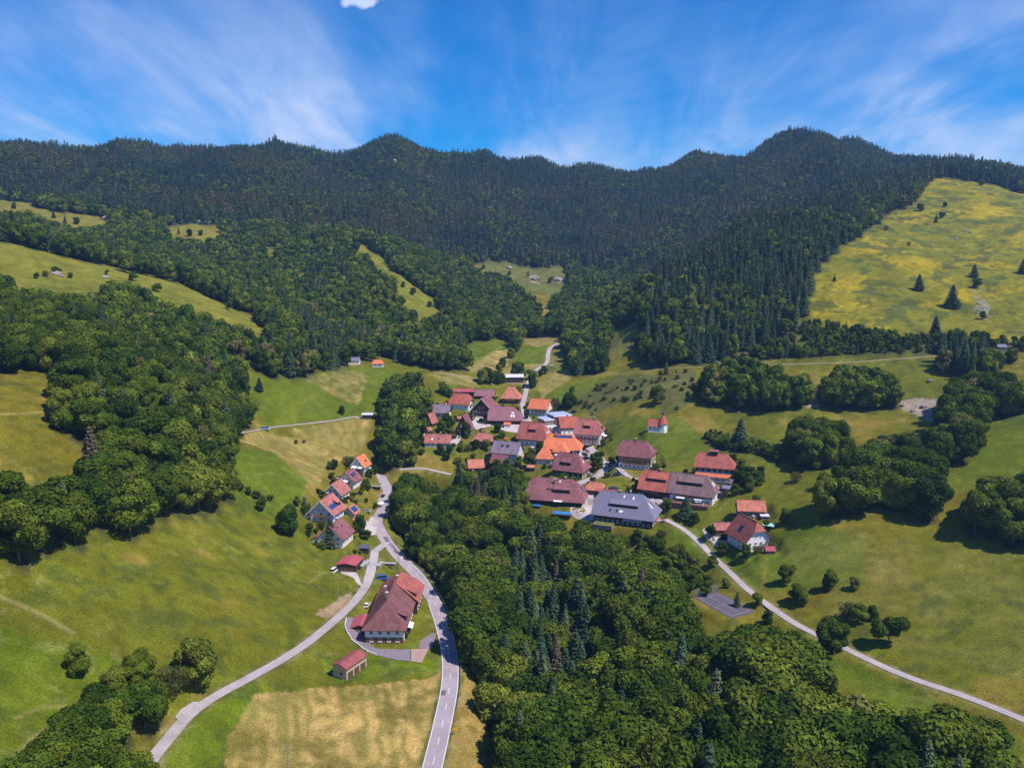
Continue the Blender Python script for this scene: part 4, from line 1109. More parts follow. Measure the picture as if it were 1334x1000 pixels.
    def place_box(s, M, nx, ny, off, t, z, w, h, name, mat, depth=0.08):
        a = MB(); a.box(-w/2, w/2, -depth, 0.05, 0, h)
        ang = math.atan2(nx, -ny)
        a.xf(M @ Matrix.Translation((nx * off + (-ny) * t, ny * off + nx * t, z)) @ Matrix.Rotation(ang, 4, 'Z'))
        return s.part(a, name, mat)
    def window(s, M, nx, ny, off, t, z, w, h, dark):
        fm, pm, sm = window_meshes(w, h, dark)
        ang = math.atan2(nx, -ny)
        T = M @ Matrix.Translation((nx * off - ny * t, ny * off + nx * t, z)) @ Matrix.Rotation(ang, 4, 'Z')
        o = bpy.data.objects.new('window', fm); o.matrix_local = T; link(o, s.root); o.matrix_local = T
        link(bpy.data.objects.new('pane', pm), o)
        if w > 0.8: link(bpy.data.objects.new('sill', sm), o)
    # points on the roof: side -1 / 1, along the ridge x, t = 0 at the eave, 1 at the ridge
    def on_roof(s, sg, x, t, lift=0.0):
        v = s.v
        return Vector((x, sg * v['Y'] * (1 - t), v['ze'] + (v['zr'] - v['ze']) * t + lift))
    def flat(s, sg, x0, x1, t0, t1, th, lift, name, mat, parent=None):
        a = MB()
        pts = [s.on_roof(sg, x0, t0, lift), s.on_roof(sg, x1, t0, lift), s.on_roof(sg, x1, t1, lift), s.on_roof(sg, x0, t1, lift)]
        a.slab([tuple(q) for q in (pts if sg < 0 else pts[::-1])], th)
        a.xf(s.v['M']); return s.part(a, name, mat, parent or s.roof)
    def skylight(s, sg, x, t, w=0.9, hh=0.12):
        f = s.flat(sg, x - w / 2, x + w / 2, t, t + hh, 0.2, 0.14, 'skylight', M_FRAME)
    def glasslight(s, sg, x, t, w=0.9, hh=0.12):
        s.flat(sg, x - w / 2, x + w / 2, t, t + hh, 0.2, 0.12, 'skylight', M_FRAMED)
        s.flat(sg, x - w / 2 + .1, x + w / 2 - .1, t + .015, t + hh - .015, 0.2, 0.16, 'skylight_pane', M_GLASS)
    def solar(s, sg, x0, x1, t0, t1, nx, nt=1):
        for i in range(nx):
            for j in range(nt):
                a, b = x0 + (x1 - x0) * i / nx + .05, x0 + (x1 - x0) * (i + 1) / nx - .05
                c, d_ = t0 + (t1 - t0) * j / nt + .008, t0 + (t1 - t0) * (j + 1) / nt - .008
                s.flat(sg, a, b, c, d_, 0.08, 0.16, 'solar_panel', M_SOLAR)
    def hip_flat(s, end, y0, y1, t0, t1, name, mat, lift=0.14):
        v = s.v; i = v['i1'] if end > 0 else v['i0']
        k = v['hips'][1] if end > 0 else v['hips'][0]
        zb = v['ze'] + (1 - k) * (v['zr'] - v['ze'])
        def q(y, t): return (end * (v['X'] - i * t), y, zb + (v['zr'] - zb) * t + lift)
        pts = [q(y0, t0), q(y1, t0), q(y1, t1), q(y0, t1)]
        a = MB(); a.slab(pts if end > 0 else pts[::-1], 0.16); a.xf(v['M']); return s.part(a, name, mat, s.roof)
    def dormer(s, sg, x0, x1, t, hgt=1.5, roof=None, panes=4, depth_t=0.42, dark=True):
        """a long shed dormer: front with a row of panes, lid running back into the slope"""
        v = s.v; th = 0.18
        f = s.on_roof(sg, 0, t); b = s.on_roof(sg, 0, min(t + depth_t, 0.98))
        y0, z0, y1, z1 = f.y, f.z, b.y, b.z
        hgt = hgt * 1.25
        lidz = z0 + hgt
        a = MB()
        a.add([(x0, y0, z0 - .4), (x1, y0, z0 - .4), (x1, y0, lidz), (x0, y0, lidz), (x0, y1, z1 - .4), (x1, y1, z1 - .4), (x1, y1, max(z1, lidz - .01)), (x0, y1, max(z1, lidz - .01))],
              [(0, 1, 2, 3), (4, 7, 6, 5), (0, 4, 5, 1), (1, 5, 6, 2), (2, 6, 7, 3), (3, 7, 4, 0)])
        a.xf(v['M']); dm = s.part(a, 'dormer', WM['timber'])
        lid = MB()
        e = sg * 0.2
        zb = max(z1, lidz) + 0.2
        pts = [(x0 - .3, y0 + e, lidz + .02), (x1 + .3, y0 + e, lidz + .02), (x1 + .3, y1, zb), (x0 - .3, y1, zb)]
        lid.slab(pts if sg < 0 else pts[::-1], th); lid.xf(v['M'])
        s.part(lid, 'dormer_roof', roof or s.roof.data.materials[0], dm)
        for k in range(panes):
            w = (x1 - x0) / panes
            q = MB(); xa = x0 + w * k + 0.12
            q.box(xa, xa + w - .24, min(y0, y0 + sg * .05), max(y0, y0 + sg * .05), z0 + .18, lidz - .12)
            q.xf(v['M']); s.part(q, 'pane', M_GLASS, dm)
        return dm
    def chimney(s, x, y=0.0, top=1.1, w=0.8):
        v = s.v
        zb = v['ze'] + (v['zr'] - v['ze']) * (1 - abs(y) / v['Y']) - 0.5
        a = MB(); a.box(x - w/2, x + w/2, y - w/2, y + w/2, zb, v['zr'] + top); a.xf(v['M'])
        c = s.part(a, 'chimney', M_BRICK, s.roof)
        b = MB(); b.box(x - w/2 - .1, x + w/2 + .1, y - w/2 - .1, y + w/2 + .1, v['zr'] + top + .002, v['zr'] + top + .2); b.xf(v['M'])
        s.part(b, 'cap', M_CAP, s.roof)
    def balcony(s, sd, z, ln, t=0.0, deep=1.3, mat='honey', grow=0.1):
        v = s.v
        nx, ny, off = {'l': (-1, 0, v['L'] / 2), 'r': (1, 0, v['L'] / 2), 'f': (0, -1, v['W'] / 2), 'b': (0, 1, v['W'] / 2)}[sd]
        ang = math.atan2(nx, -ny)
        T = v['M'] @ Matrix.Translation((nx * (off + grow) - ny * t, ny * (off + grow) + nx * t, z)) @ Matrix.Rotation(ang, 4, 'Z')
        a = MB(); a.box(-ln/2, ln/2, -deep, 0.0, -0.15, 0.05); a.xf(T)
        o = s.part(a, 'balcony', WM[mat])
        q = MB()
        q.box(-ln/2, ln/2, -deep, -deep + .08, 0.9, 1.02); q.box(-ln/2, -ln/2 + .08, -deep + .08, 0, 0.9, 1.02); q.box(ln/2 - .08, ln/2, -deep + .08, 0, 0.9, 1.02)
        n = int(ln / 0.28)
        for k in range(n): 
            xx = -ln/2 + (k + .5) * ln / n
            q.box(xx - .10, xx + .10, -deep + .01, -deep + .06, 0.052, 0.898)
        q.xf(T); s.part(q, 'railing', WM[mat], o)
    def awning(s, sd, z, ln, t, col_='white', deep=2.4, drop=0.7, grow=0.15):
        v = s.v
        nx, ny, off = {'l': (-1, 0, v['L'] / 2), 'r': (1, 0, v['L'] / 2), 'f': (0, -1, v['W'] / 2), 'b': (0, 1, v['W'] / 2)}[sd]
        ang = math.atan2(nx, -ny)
        T = v['M'] @ Matrix.Translation((nx * (off + grow) - ny * t, ny * (off + grow) + nx * t, z)) @ Matrix.Rotation(ang, 4, 'Z')
        a = MB(); a.slab([(-ln/2, -deep, -drop), (ln/2, -deep, -drop), (ln/2, 0, 0), (-ln/2, 0, 0)], 0.06)
        a.box(-ln/2, ln/2, -deep - .03, -deep, -drop - .3, -drop - .002); a.xf(T)
        s.part(a, 'awning', M_FAB[col_])
    def garage_door(s, sd, t, w, h, z=0.02):
        v = s.v
        nx, ny, off = {'l': (-1, 0, v['L'] / 2), 'r': (1, 0, v['L'] / 2), 'f': (0, -1, v['W'] / 2), 'b': (0, 1, v['W'] / 2)}[sd]
        s.place_box(v['M'], nx, ny, off, t, z, w, h, 'garage_door', M_DOOR, 0.06)

def H(key, name, label, roof, wall, wf=0.5, hips=(0, 0), cat='house', **kw):
    h = HB[key]
    o = House(name, key, label, cat)
    hw = h['H'] * wf; hr = h['H'] - hw
    o.volume(h['L'], h['W'], hw, hr, hips, roof=roof, wall=wall, **kw)
    return o
# --- the big farmhouse by the main road
h = HB['farm']
f = House('farmhouse', 'farm', 'big farmhouse with sweeping brown hipped roof beside the main road')
f.volume(h['L'] * .62, h['W'], 6.6, 6.6, (1.0, 0.0), over=1.3, roof='maroon', wall='redwood', upper='white', up_from=2.3, ox=-h['L'] * .19, rows=[0.6, 3.4], wsize=(1.25, 1.35), gap=2.6)
f.chimney(-1.5, 0.6); f.chimney(5.5, 2.5, 0.4)
f.dormer(-1, -7.5, -4.6, 0.10, 1.7, panes=2)
f.balcony('f', 2.6, 7.0, -6.0, 1.8, 'timber')
f.awning('f', 4.9, 4.6, -6.4, 'white', 2.6)
roof_front = f.roof
f.volume(h['L'] * .38, h['W'] + 2.0, 6.2, 6.7, (0.0, 0.7), over=1.0, roof='rust', wall='timber', ox=h['L'] * .3, oy=-0.6, rows=[1.2], wname='barn_wall')
f.dormer(-1, -6.6, -3.6, 0.16, 1.3, panes=1)
f.chimney(-3.0, 0.3, 0.8)
f.volume(8.5, 6.4, 3.4, 1.0, (0, 0), over=0.5, roof='metal', wall='white', upper='timber', up_from=2.3, ox=-9.5, oy=h['W'] / 2 + 3.2, rot=0, rows=[], attic=False, wname='garage_wall')
f.garage_door('l', 1.5, 2.5, 2.1); f.garage_door('l', -1.5, 2.5, 2.1)
f.volume(6.0, 9.0, 2.6, 0.7, (0, 0), over=0.4, roof='metal', wall='timber', ox=h['L'] / 2 + 4.5, oy=1.0, rows=[], attic=False, wname='shed_wall')
# --- plain sheds and houses beside the road
o = H('garages', 'garage_block', 'beige garage block with dark red roof on the mown grass', 'barn', 'beige', 0.80, cat='garage', rows=[], over=0.45, attic=False)
for t in (-3.1, 0, 3.1): o.garage_door('f', t, 2.5, 2.2)
o.window(o.v['M'], -1, 0, o.v['L'] / 2, 0.6, 1.6, 0.9, 0.5, True)
o = H('shed_a', 'open_shed', 'open shed with flat magenta red roof above the lane', 'metal', 'timber', 0.82, cat='shed', rows=[], over=0.5, attic=False)
for t in (-2.4, 0, 2.4): o.garage_door('l', t, 2.1, 2.4)
o = H('shed_b', 'small_shed', 'low shed with navy blue roof beside the magenta roofed shed', 'navy', 'timber', 0.8, cat='shed', rows=[], over=0.4, attic=False)
o = H('h_conif', 'house', 'cream house with plum roof standing behind a dark conifer', 'plum', 'cream', 0.48, rows=[1.0, 3.4], over=0.9)
o.glasslight(-1, -2.0, .62); o.glasslight(-1, 1.2, .55); o.chimney(1.5)
o.balcony('l', 2.7, 5.5, 0); o.volume(6, 5, 2.7, 1.6, ox=-1.5, oy=7.2, roof='plum', wall='cream', rows=[1.0], over=.4, attic=False, wname='wing_wall')
o = H('h_solar', 'house', 'white gabled house with bluish shade painted into its walls and blue solar panels on its rose roof', 'pink', 'blue', 0.46, rows=[0.8, 3.3], over=1.1, barge=True)  # white walls; their bluish shade is put into the plaster colour
o.solar(-1, -4.6, 1.4, .30, .56, 5); o.chimney(2.5, 0.4); o.dormer(-1, 1.8, 4.6, .3, 1.3, panes=2); o.balcony('l', 2.9, 6.5, 0.3)
o.volume(5, 4.5, 2.4, 1.5, ox=-3.0, oy=7.6, roof='pink', wall='white', rows=[], over=.5, attic=False, wname='wing_wall')
o = H('annex', 'garage_annex', 'small garage with solar panels beside the solar roofed house', 'salmon', 'cream', 0.5, cat='garage', rows=[0.9], over=0.6)
o.solar(-1, -2.4, 2.4, .2, .8, 4, 2)
o = H('h_pink', 'house', 'cream gabled house with plain rose roof and balcony', 'pink', 'cream', 0.5, rows=[0.9, 3.3], over=0.9, barge=True)
o.balcony('l', 2.8, 4.5, -1.0); o.chimney(1.5)
o = H('h_purp', 'house', 'white gabled house with plum roof, skylight and orange balcony', 'plum', 'white', 0.5, rows=[0.9, 3.2], over=0.9)
o.balcony('l', 2.8, 5.5, 0, 1.4, 'redwood'); o.awning('l', 5.0, 4, 0, 'white', 1.8); o.glasslight(-1, -1.0, .4, 2.4, .3); o.solar(-1, 0.6, 3.2, .45, .7, 3)
o = H('h_blue', 'house', 'blue gabled house with orange roof at the end of the row', 'orange', 'blue', 0.52, rows=[0.9, 3.4], over=0.8, barge=True)
o.glasslight(-1, 1.5, .35, 1.6, .2); o.balcony('l', 2.9, 6.0, 0, 1.8, 'grey'); o.awning('l', 5.3, 3.4, -1.5, 'white'); o.awning('l', 5.3, 2.6, 2.2, 'white')
# --- upper village
H('b_long', 'long_shed', 'long low shed with magenta roof at the upper village edge', 'metal', 'timber', 0.72, cat='shed', rows=[], over=0.5, attic=False)
o = H('b_half', 'house', 'white house with red half hipped roof near the long magenta shed', 'red', 'white', 0.48, (0.55, 0.55), rows=[1.0, 3.3], over=1.1); o.chimney(-1.5); o.balcony('r', 2.9, 4)
o.volume(6, 4.5, 2.6, 1.4, ox=-8, oy=-1, roof='orange', wall='timber', rows=[], over=.3, attic=False, wname='wing_wall')
o = H('b_back', 'barn', 'barn with plain rose roof behind the great timber gable', 'dusty', 'timber', 0.45, cat='barn', rows=[], over=0.6)
o = H('b_gable', 'farmhouse', 'great dark timber farmhouse with white edged triangular gable', 'plum', 'timber', 0.36, (0, 0), rows=[0.8, 3.0], over=1.2, barge=True, dark=False, gap=2.3)
o.balcony('l', 2.6, 9, 0, 1.2, 'redwood'); o.place_box(o.v['M'], -1, 0, o.v['L'] / 2, 0, o.v['hw'] + 0.4, 5.5, 2.4, 'gable_cladding', RM['rust'], .2)
o = H('b_hip', 'farmhouse', 'broad farmhouse with long dusty rose hipped roof over dark walls', 'dusty', 'timber', 0.38, (0.4, 1.0), rows=[0.9], over=1.3, dark=True)
o.skylight(-1, 4.2, .25, 1.2, .16); o.skylight(-1, 5.8, .25, 1.2, .16); o.skylight(-1, 5.0, .48, 1.6, .1)
o = H('b_pyr', 'granary', 'square timber house with salmon pyramid roof beside the upper lane', 'salmon', 'redwood', 0.45, (1, 1), rows=[0.9, 3.0], over=1.2, dark=True); o.chimney(1.5, 0)
o.balcony('f', 2.6, 8, 0, 1.0, 'honey')
o = H('b_viol', 'house', 'white and timber house with violet grey gable roof at the wood edge', 'violet', 'white', 0.5, rows=[0.9], over=1.0, upper='timber', up_from=2.9); o.chimney(-.5)
o = H('b_dark', 'cabin', 'narrow dark cabin with rose roof beside the violet roofed house', 'pink', 'timber', 0.4, rows=[], over=0.7, cat='cabin')
o = H('b_steep', 'house', 'tall dark house with steep gable and pale balcony in a garden', 'plum', 'timber', 0.34, rows=[0.8], over=0.8)
o.balcony('l', 2.9, 6, 0, 1.3, 'honey'); o.awning('l', 6.0, 3.0, 0, 'white', 1.2, .4); o.place_box(o.v['M'], -1, 0, o.v['L'] / 2, 0, 6.4, 2.6, 1.2, 'gable_panel', WM['white'], .15)
H('b_tiny', 'garden_house', 'tiny white garden house with rose roof at the wood edge', 'pink', 'white', 0.6, (0.5, 0), rows=[0.8], over=0.5, cat='cabin')
o = H('b_bung', 'bungalow', 'long white bungalow with flat pitched rose violet roof', 'pink', 'white', 0.45, rows=[0.9], over=0.6); o.skylight(-1, -3.5, .35, 1.0, .2); o.glasslight(-1, 0.5, .4, 1.0, .2); o.chimney(1.5)
o = H('b_pav', 'bungalow', 'pavilion like bungalow with rose hipped roof among shrubs', 'pink', 'timber', 0.5, (1, 1), rows=[0.8], over=1.1); o.chimney(0)
o = H('b_pale', 'house', 'pale blue house with violet roof and orange awning at its gable', 'violet', 'blue', 0.5, rows=[1.0, 3.4], over=0.8)
o.glasslight(-1, -2.5, .5, 1.8, .2); o.glasslight(-1, 1.0, .5, 1.8, .2); o.awning('r', 3.0, 4.0, 1.5, 'orange'); o.balcony('l', 2.8, 4, 0, 1.2, 'grey')
H('b_plum', 'barn', 'windowless barn with dark plum roof below the pale blue house', 'plum', 'timber', 0.3, cat='barn', rows=[], over=0.6)
H('b_cabin', 'cabin', 'timber cabin with salmon red roof at the edge of the ravine', 'salmon', 'timber', 0.42, cat='cabin', rows=[0.9], over=0.5)
o = H('c_chal', 'chalet', 'chalet with orange red gable roof and balconies above the hall', 'orange', 'white', 0.52, rows=[0.9, 3.2], over=1.0)
o.balcony('f', 2.8, 9, 0); o.balcony('r', 2.8, 5, 0); o.volume(9, 4.2, 3.6, 1.6, ox=1.5, oy=8.2, roof='red', wall='white', rows=[1.0], over=.5, attic=False, wname='wing_wall'); o.solar(-1, -3, 3, .4, .7, 5)
# --- flat roofed hall
h = HB['c_hall']
o = House('village_hall', 'c_hall', 'modern hall with two level blue grey flat roof and white edges', 'hall')
def flat_block(o, x0, x1, y0, y1, z1, wall, nm):
    a = MB(); a.box(x0, x1, y0, y1, -1.0, z1); o.part(a, nm, wall)
    a = MB(); e = .5; a.box(x0 - e, x1 + e, y0 - e, y1 + e, z1 + .002, z1 + .9)
    rf = o.part(a, 'fascia', WM['white'])
    a = MB(); a.box(x0 - e + .25, x1 + e - .25, y0 - e + .25, y1 + e - .25, z1 + .902, z1 + 1.0); o.part(a, 'roof', RM['blue'], rf)
L2, W2 = h['L'] / 2, h['W'] / 2
flat_block(o, -L2, -L2 * .25, -W2, W2, 6.2, WM['redwood'], 'entrance_wall'); flat_block(o, -L2 * .25 + .02, L2, -W2 - .6, W2 + 1.0, 8.4, WM['redwood'], 'hall_wall')
o.v = dict(M=Matrix(), L=h['L'], W=h['W'])
for k in range(7): o.window(Matrix(), 0, -1, W2 + .6, -1.5 + k * 1.7, 6.9, 1.4, 1.0, True)
for k in range(4): o.window(Matrix(), 0, -1, W2, -8.5 + k * 1.9, 3.6, 1.5, 1.6, False)
for k in range(4): o.window(Matrix(), -1, 0, L2, -3.6 + k * 2.4, 3.4, 1.7, 1.8, True)
a = MB(); a.box(-L2 + .5, L2 - .5, -W2 - 3.5, -W2 - .62, -1, 3.0); o.part(a, 'low_wing', WM['white'])
for k in range(6): o.window(Matrix(), 0, -1, W2 + 3.5, -7 + k * 2.8, 0.9, 1.6, 1.4, False)
o = H('c_red', 'house', 'house with red gable roof in front of the hall', 'red', 'white', 0.52, rows=[0.9, 3.3], over=1.0, upper='grey', up_from=2.9); o.balcony('r', 2.9, 5, 0); o.chimney(0, 1)
o = H('c_bal', 'guest_house', 'big guest house with rose half hipped roof, dormers and white balconies', 'pink', 'white', 0.5, (0.35, 0.75), rows=[0.8, 3.4], over=1.1, gap=2.4)
o.dormer(-1, -2.4, 1.2, .38, 1.6, panes=3, roof=RM['pink']); o.balcony('f', 2.8, 13, 0, 1.4, 'redwood'); o.balcony('r', 2.8, 9, 0, 1.4, 'redwood'); o.awning('r', 5.2, 4, 1, 'white'); o.awning('r', 2.7, 4.6, -1.4, 'white'); o.chimney(3.0)
o.hip_flat(1, -2.0, 2.0, .1, .4, 'roof_window', M_GLASS)
o = H('c_half', 'farmhouse', 'farmhouse with dark red half hipped roof and dormer at the village square', 'rust', 'white', 0.42, (0.2, 0.95), rows=[0.9], over=1.5, upper='timber', up_from=3.0)
o.dormer(-1, -3.0, 1.5, .42, 1.6, panes=3); o.hip_flat(1, -2.2, -1.2, .3, .45, 'roof_window', M_FRAME); o.hip_flat(1, 1.0, 2.0, .3, .45, 'roof_window', M_FRAME)
o.volume(7, 8, 3.6, 3.0, ox=-9.5, oy=3.5, roof='brown', wall='timber', rows=[], over=.7, attic=False, wname='wing_wall')
o = H('c_orng', 'inn', 'large inn with bright orange roofs and solar panels on the ridge', 'orange', 'white', 0.45, (0.5, 1.0), rows=[0.9, 3.2], over=1.0, upper='redwood', up_from=3.0)
o.solar(-1, -5, 5.5, .74, .92, 8); o.chimney(-4.5, -1.5)
o.volume(7.5, 8.5, 5.0, 3.8, (1.0, 0.0), ox=0.0, oy=-8.2, rot=82, roof='orange', wall='white', upper='redwood', up_from=2.9, rows=[0.9, 3.3], over=1.0, wname='wing_wall')
o.awning('l', 3.2, 5, 0, 'white')
o = H('c_tow', 'house', 'small cream square house with bright orange pyramid roof', 'orange', 'cream', 0.5, (1, 1), rows=[1.5], over=0.9, gap=3.2, wsize=(1.0, 1.1)); o.hip_flat(1, -.6, .6, .2, .4, 'roof_window', M_GLASS)
o = H('c_plum', 'house', 'house with plum half hipped roof, two dormers and grey walls', 'plum', 'timber', 0.42, (0.3, 0.95), rows=[1.0], over=1.3, base='stone')
o.dormer(-1, -4.6, -2.4, .3, 1.5, panes=2); o.dormer(-1, -1.2, 1.2, .3, 1.5, panes=2); o.hip_flat(1, -.4, .5, .38, .55, 'roof_window', M_FRAME); o.chimney(0.5, 0, 1.4)
o.place_box(o.v['M'], 1, 0, o.v['L'] / 2, 0, 0.0, 11, 3.0, 'gable_wall', WM['beige'], .12)
for t in (-3, 1.5): o.window(o.v['M'], 1, 0, o.v['L'] / 2 + .12, t, 1.0, 1.6, 1.2, True)
o = H('d_purp', 'farmhouse', 'wide farmhouse with sweeping plum roof beside the blue tarpaulin', 'plum', 'timber', 0.36, (0.35, 0.9), rows=[0.9], over=1.9, dark=True)
o.dormer(-1, -1.0, 7.5, .36, 1.5, panes=6); o.glasslight(-1, -3.5, .45, 3.0, .08); o.hip_flat(1, 0.5, 2.6, .2, .5, 'solar_panel', M_SOLAR); o.chimney(-1.0, -2.5, .2); o.chimney(4.2, 0, .9); o.awning('f', 3.4, 4.5, 2.0, 'white'); o.skylight(-1, 1.5, .82, .8, .08)
o = H('d_shed', 'garage', 'garage with salmon hipped roof between street and slate grey house', 'salmon', 'timber', 0.5, (0.6, 0.6), cat='garage', rows=[], over=0.5); o.garage_door('f', -1.6, 2.4, 2.1); o.garage_door('f', 1.6, 2.4, 2.1)
H('d_red', 'lean_to', 'low shed with bright red roof behind the slate grey house', 'metal', 'redwood', 0.85, cat='shed', rows=[], over=0.3, attic=False)
o = H('d_grey', 'farmhouse', 'large farmhouse with slate grey hipped roof and long dormer strip', 'slate', 'timber', 0.40, (0.35, 0.95), rows=[1.0], over=1.4, gap=2.4)
o.dormer(-1, -7.0, 6.5, .40, 1.2, panes=12, depth_t=.3); o.glasslight(-1, -6.5, .20, 1.1, .1); o.glasslight(-1, -3.2, .20, 1.1, .1); o.skylight(-1, -1.2, .2, 1.8, .08); o.skylight(-1, -1.0, .78, .8, .1); o.skylight(-1, 3.6, .74, .9, .12)
o.hip_flat(1, -2.0, -.6, .35, .6, 'roof_window', M_FRAME); o.hip_flat(1, -.2, .7, .4, .6, 'roof_window', M_GLASS); o.chimney(-3.5, 0, .7); o.chimney(1.5, 0.4, .9)
for k in range(6): o.place_box(o.v['M'], 0, -1, o.v['W'] / 2, 0.8 + k * 1.55, 2.3, 1.2, 2.1, 'curtained_window', M_FAB['stripe'], .12)
o.volume(9.5, 6.5, 0.6, 0.02, ox=-8.5, oy=-11.2, z0=0.4, roof='green', wall='stone', rows=[], over=.1, attic=False, wname='terrace_wall')
# --- chapel side
o = H('e_brown', 'house', 'honey brown timber house with plum half hipped roof below the chapel', 'plum', 'white', 0.55, (0.35, 0.8), upper='honey', up_from=3.0, rows=[0.8, 3.4, 5.6], over=1.1, gap=2.2)
o.balcony('f', 5.3, 12, 0, 1.2, 'honey'); o.balcony('f', 3.1, 12, 0, 1.2, 'honey'); o.chimney(-1.0)
o = H('e_red', 'farmhouse_half', 'red roofed half of the long double farmhouse', 'red', 'timber', 0.44, (0.3, 0), rows=[1.0, 3.2], over=1.3, dark=True)
o.dormer(-1, -4.5, 5.0, .45, 1.3, panes=6); o.balcony('f', 3.0, 8, -2, 1.2, 'redwood'); o.chimney(1.0)
o = H('e_grey', 'farmhouse_half', 'grey brown roofed half of the long double farmhouse with terrace', 'greyb', 'white', 0.44, (0, 0.8), upper='timber', up_from=3.1, rows=[0.9, 3.4], over=1.3)
o.dormer(-1, -7.0, 5.0, .45, 1.3, panes=8); o.awning('f', 3.3, 4.5, -4.5, 'white'); o.awning('f', 3.3, 4.0, 4.0, 'stripe'); o.balcony('f', 3.1, 12, 0, 1.4, 'redwood')
o.hip_flat(1, -1.5, -.6, .3, .55, 'roof_window', M_FRAME); o.hip_flat(1, .4, 1.3, .3, .55, 'roof_window', M_FRAME)
a = MB(); a.box(-9.5, 9.5, -12.5, -6.9, -1.0, 0.9); o.part(a, 'terrace_block', WM['redwood'])
o = H('e_white', 'house', 'tall white house with red roof and orange canopy strip', 'rust', 'white', 0.6, (0.3, 0.9), rows=[0.8, 3.2, 5.6], over=0.9, upper='timber', up_from=5.2, gap=2.5)
o.flat(-1, -9.5, 9.5, -0.25, -0.02, .12, -2.6, 'canopy_strip', RM['orange']); o.balcony('r', 2.9, 6, 0, 1.4, 'grey'); o.balcony('r', 5.2, 6, 0, 1.4, 'grey')
a = MB(); a.box(-3, 1, -1.4, 1.4, o.v['zr'] - .6, o.v['zr'] + 1.0); q = o.part(a, 'roof_turret', WM['timber'], o.roof)
a = MB(); a.slab([(-3.4, -1.8, o.v['zr'] + 1.0), (1.4, -1.8, o.v['zr'] + 1.0), (1.4, 1.8, o.v['zr'] + 1.3), (-3.4, 1.8, o.v['zr'] + 1.3)], .2); o.part(a, 'turret_roof', RM['plum'], o.roof)
o = H('e_barn', 'barn', 'open wood store with salmon roof on the meadow', 'salmon', 'grey', 0.55, cat='barn', rows=[], over=0.6, attic=False); o.volume(3.5, 3.5, 2.2, .3, ox=5.5, oy=-3.6, roof='pale', wall='grey', rows=[], over=.3, attic=False, wname='bay_wall')
o = H('e_gab', 'house', 'white gabled house with rose red roof standing below the meadow barn', 'rust', 'white', 0.46, (0.42, 0.2), rows=[0.7, 3.0], over=1.2, gap=2.6)
o.glasslight(1, 0.5, .3, 2.4, .3); o.chimney(-1.0, -1.2); o.balcony('l', 2.7, 3.5, 1.5, 1.3, 'grey'); o.dormer(-1, -3, 1.5, .2, 1.2, panes=3)
o = H('e_gar', 'garage', 'garage with rose roof attached beside the white gabled house', 'pink', 'redwood', 0.6, cat='garage', rows=[], over=0.4); o.garage_door('f', -1.6, 2.6, 2.2); o.garage_door('f', 1.4, 2.4, 2.2)
H('e_play', 'playhouse', 'tiny red roofed playhouse in front of the white gabled house', 'metal', 'redwood', 0.6, cat='playhouse', rows=[], over=0.3, attic=False)
# chapel: nave, narrower choir with steep roof, ridge turret with spire
h = HB['chapel']
o = House('chapel', 'chapel', 'white chapel with orange red roof and slender dark spire on the meadow', 'chapel')
o.volume(h['L'] * .8, h['W'] * 1.05, 4.2, 3.6, (0, 0), over=0.35, roof='red', wall='white', ox=-h['L'] * .16, rows=[1.3], wsize=(0.8, 1.9), gap=1.9, attic=False)
cx_, rr_ = h['L'] * .34, h['W'] * .46
ng = [(cx_ + rr_ * 1.25 * math.cos(R(a)), rr_ * 1.25 * math.sin(R(a))) for a in range(22, 382, 45)]
a = MB(); a.prism(ng, -1, 5.4); o.part(a, 'choir_wall', WM['white'])
a = MB(); a.cone(cx_, 0, 5.402, 10.6, rr_ * 1.55, .5, 8, ph=R(22)); ch = o.part(a, 'choir_roof', RM['red'])
a = MB(); a.cone(cx_, 0, 10.4, 11.9, .62, .55, 8, ph=R(22)); tu_ = o.part(a, 'bell_turret', WM['timber'])
a = MB(); a.cone(cx_, 0, 11.902, 12.2, 1.0, .8, 8, ph=R(22)); a.cone(cx_, 0, 12.2, 14.8, .6, .05, 8, ph=R(22)); a.tube((cx_, 0, 14.7), (cx_, 0, 15.5), .06, .04, 5); a.box(cx_ - .25, cx_ + .25, -.05, .05, 15.1, 15.2); o.part(a, 'spire', RM['navy'], tu_)
for ang in (-68, -22, -112): 
    n_ = (math.cos(R(ang)), math.sin(R(ang)))
    o.window(Matrix(), n_[0], n_[1], rr_ * 1.25 * math.cos(R(22.5)), 0, 1.8, .7, 2.0, True)
# far buildings
o = H('f_far', 'house', 'white house with orange roof at the edge of the hillside wood', 'orange', 'white', 0.55, (1, 1), rows=[1.0], over=0.5)
o = H('f_farb', 'garage', 'low building with dark roof under the trees beside the orange roofed far house', 'slate', 'cream', 0.6, cat='garage', rows=[], over=0.4)
o = H('f_shed', 'field_shed', 'small dark field shed with pale roof at the end of the farm lane', 'pale', 'timber', 0.8, cat='shed', rows=[], over=0.3, attic=False)
o = H('f_barn', 'barn', 'barn with pale metal roof at the lane above the village', 'pale', 'timber', 0.75, cat='barn', rows=[], over=0.6, attic=False)
o = H('f_hut', 'hut', 'small hut half hidden by the grove on the hillside track', 'slate', 'grey', 0.7, cat='hut', rows=[], over=0.3, attic=False)
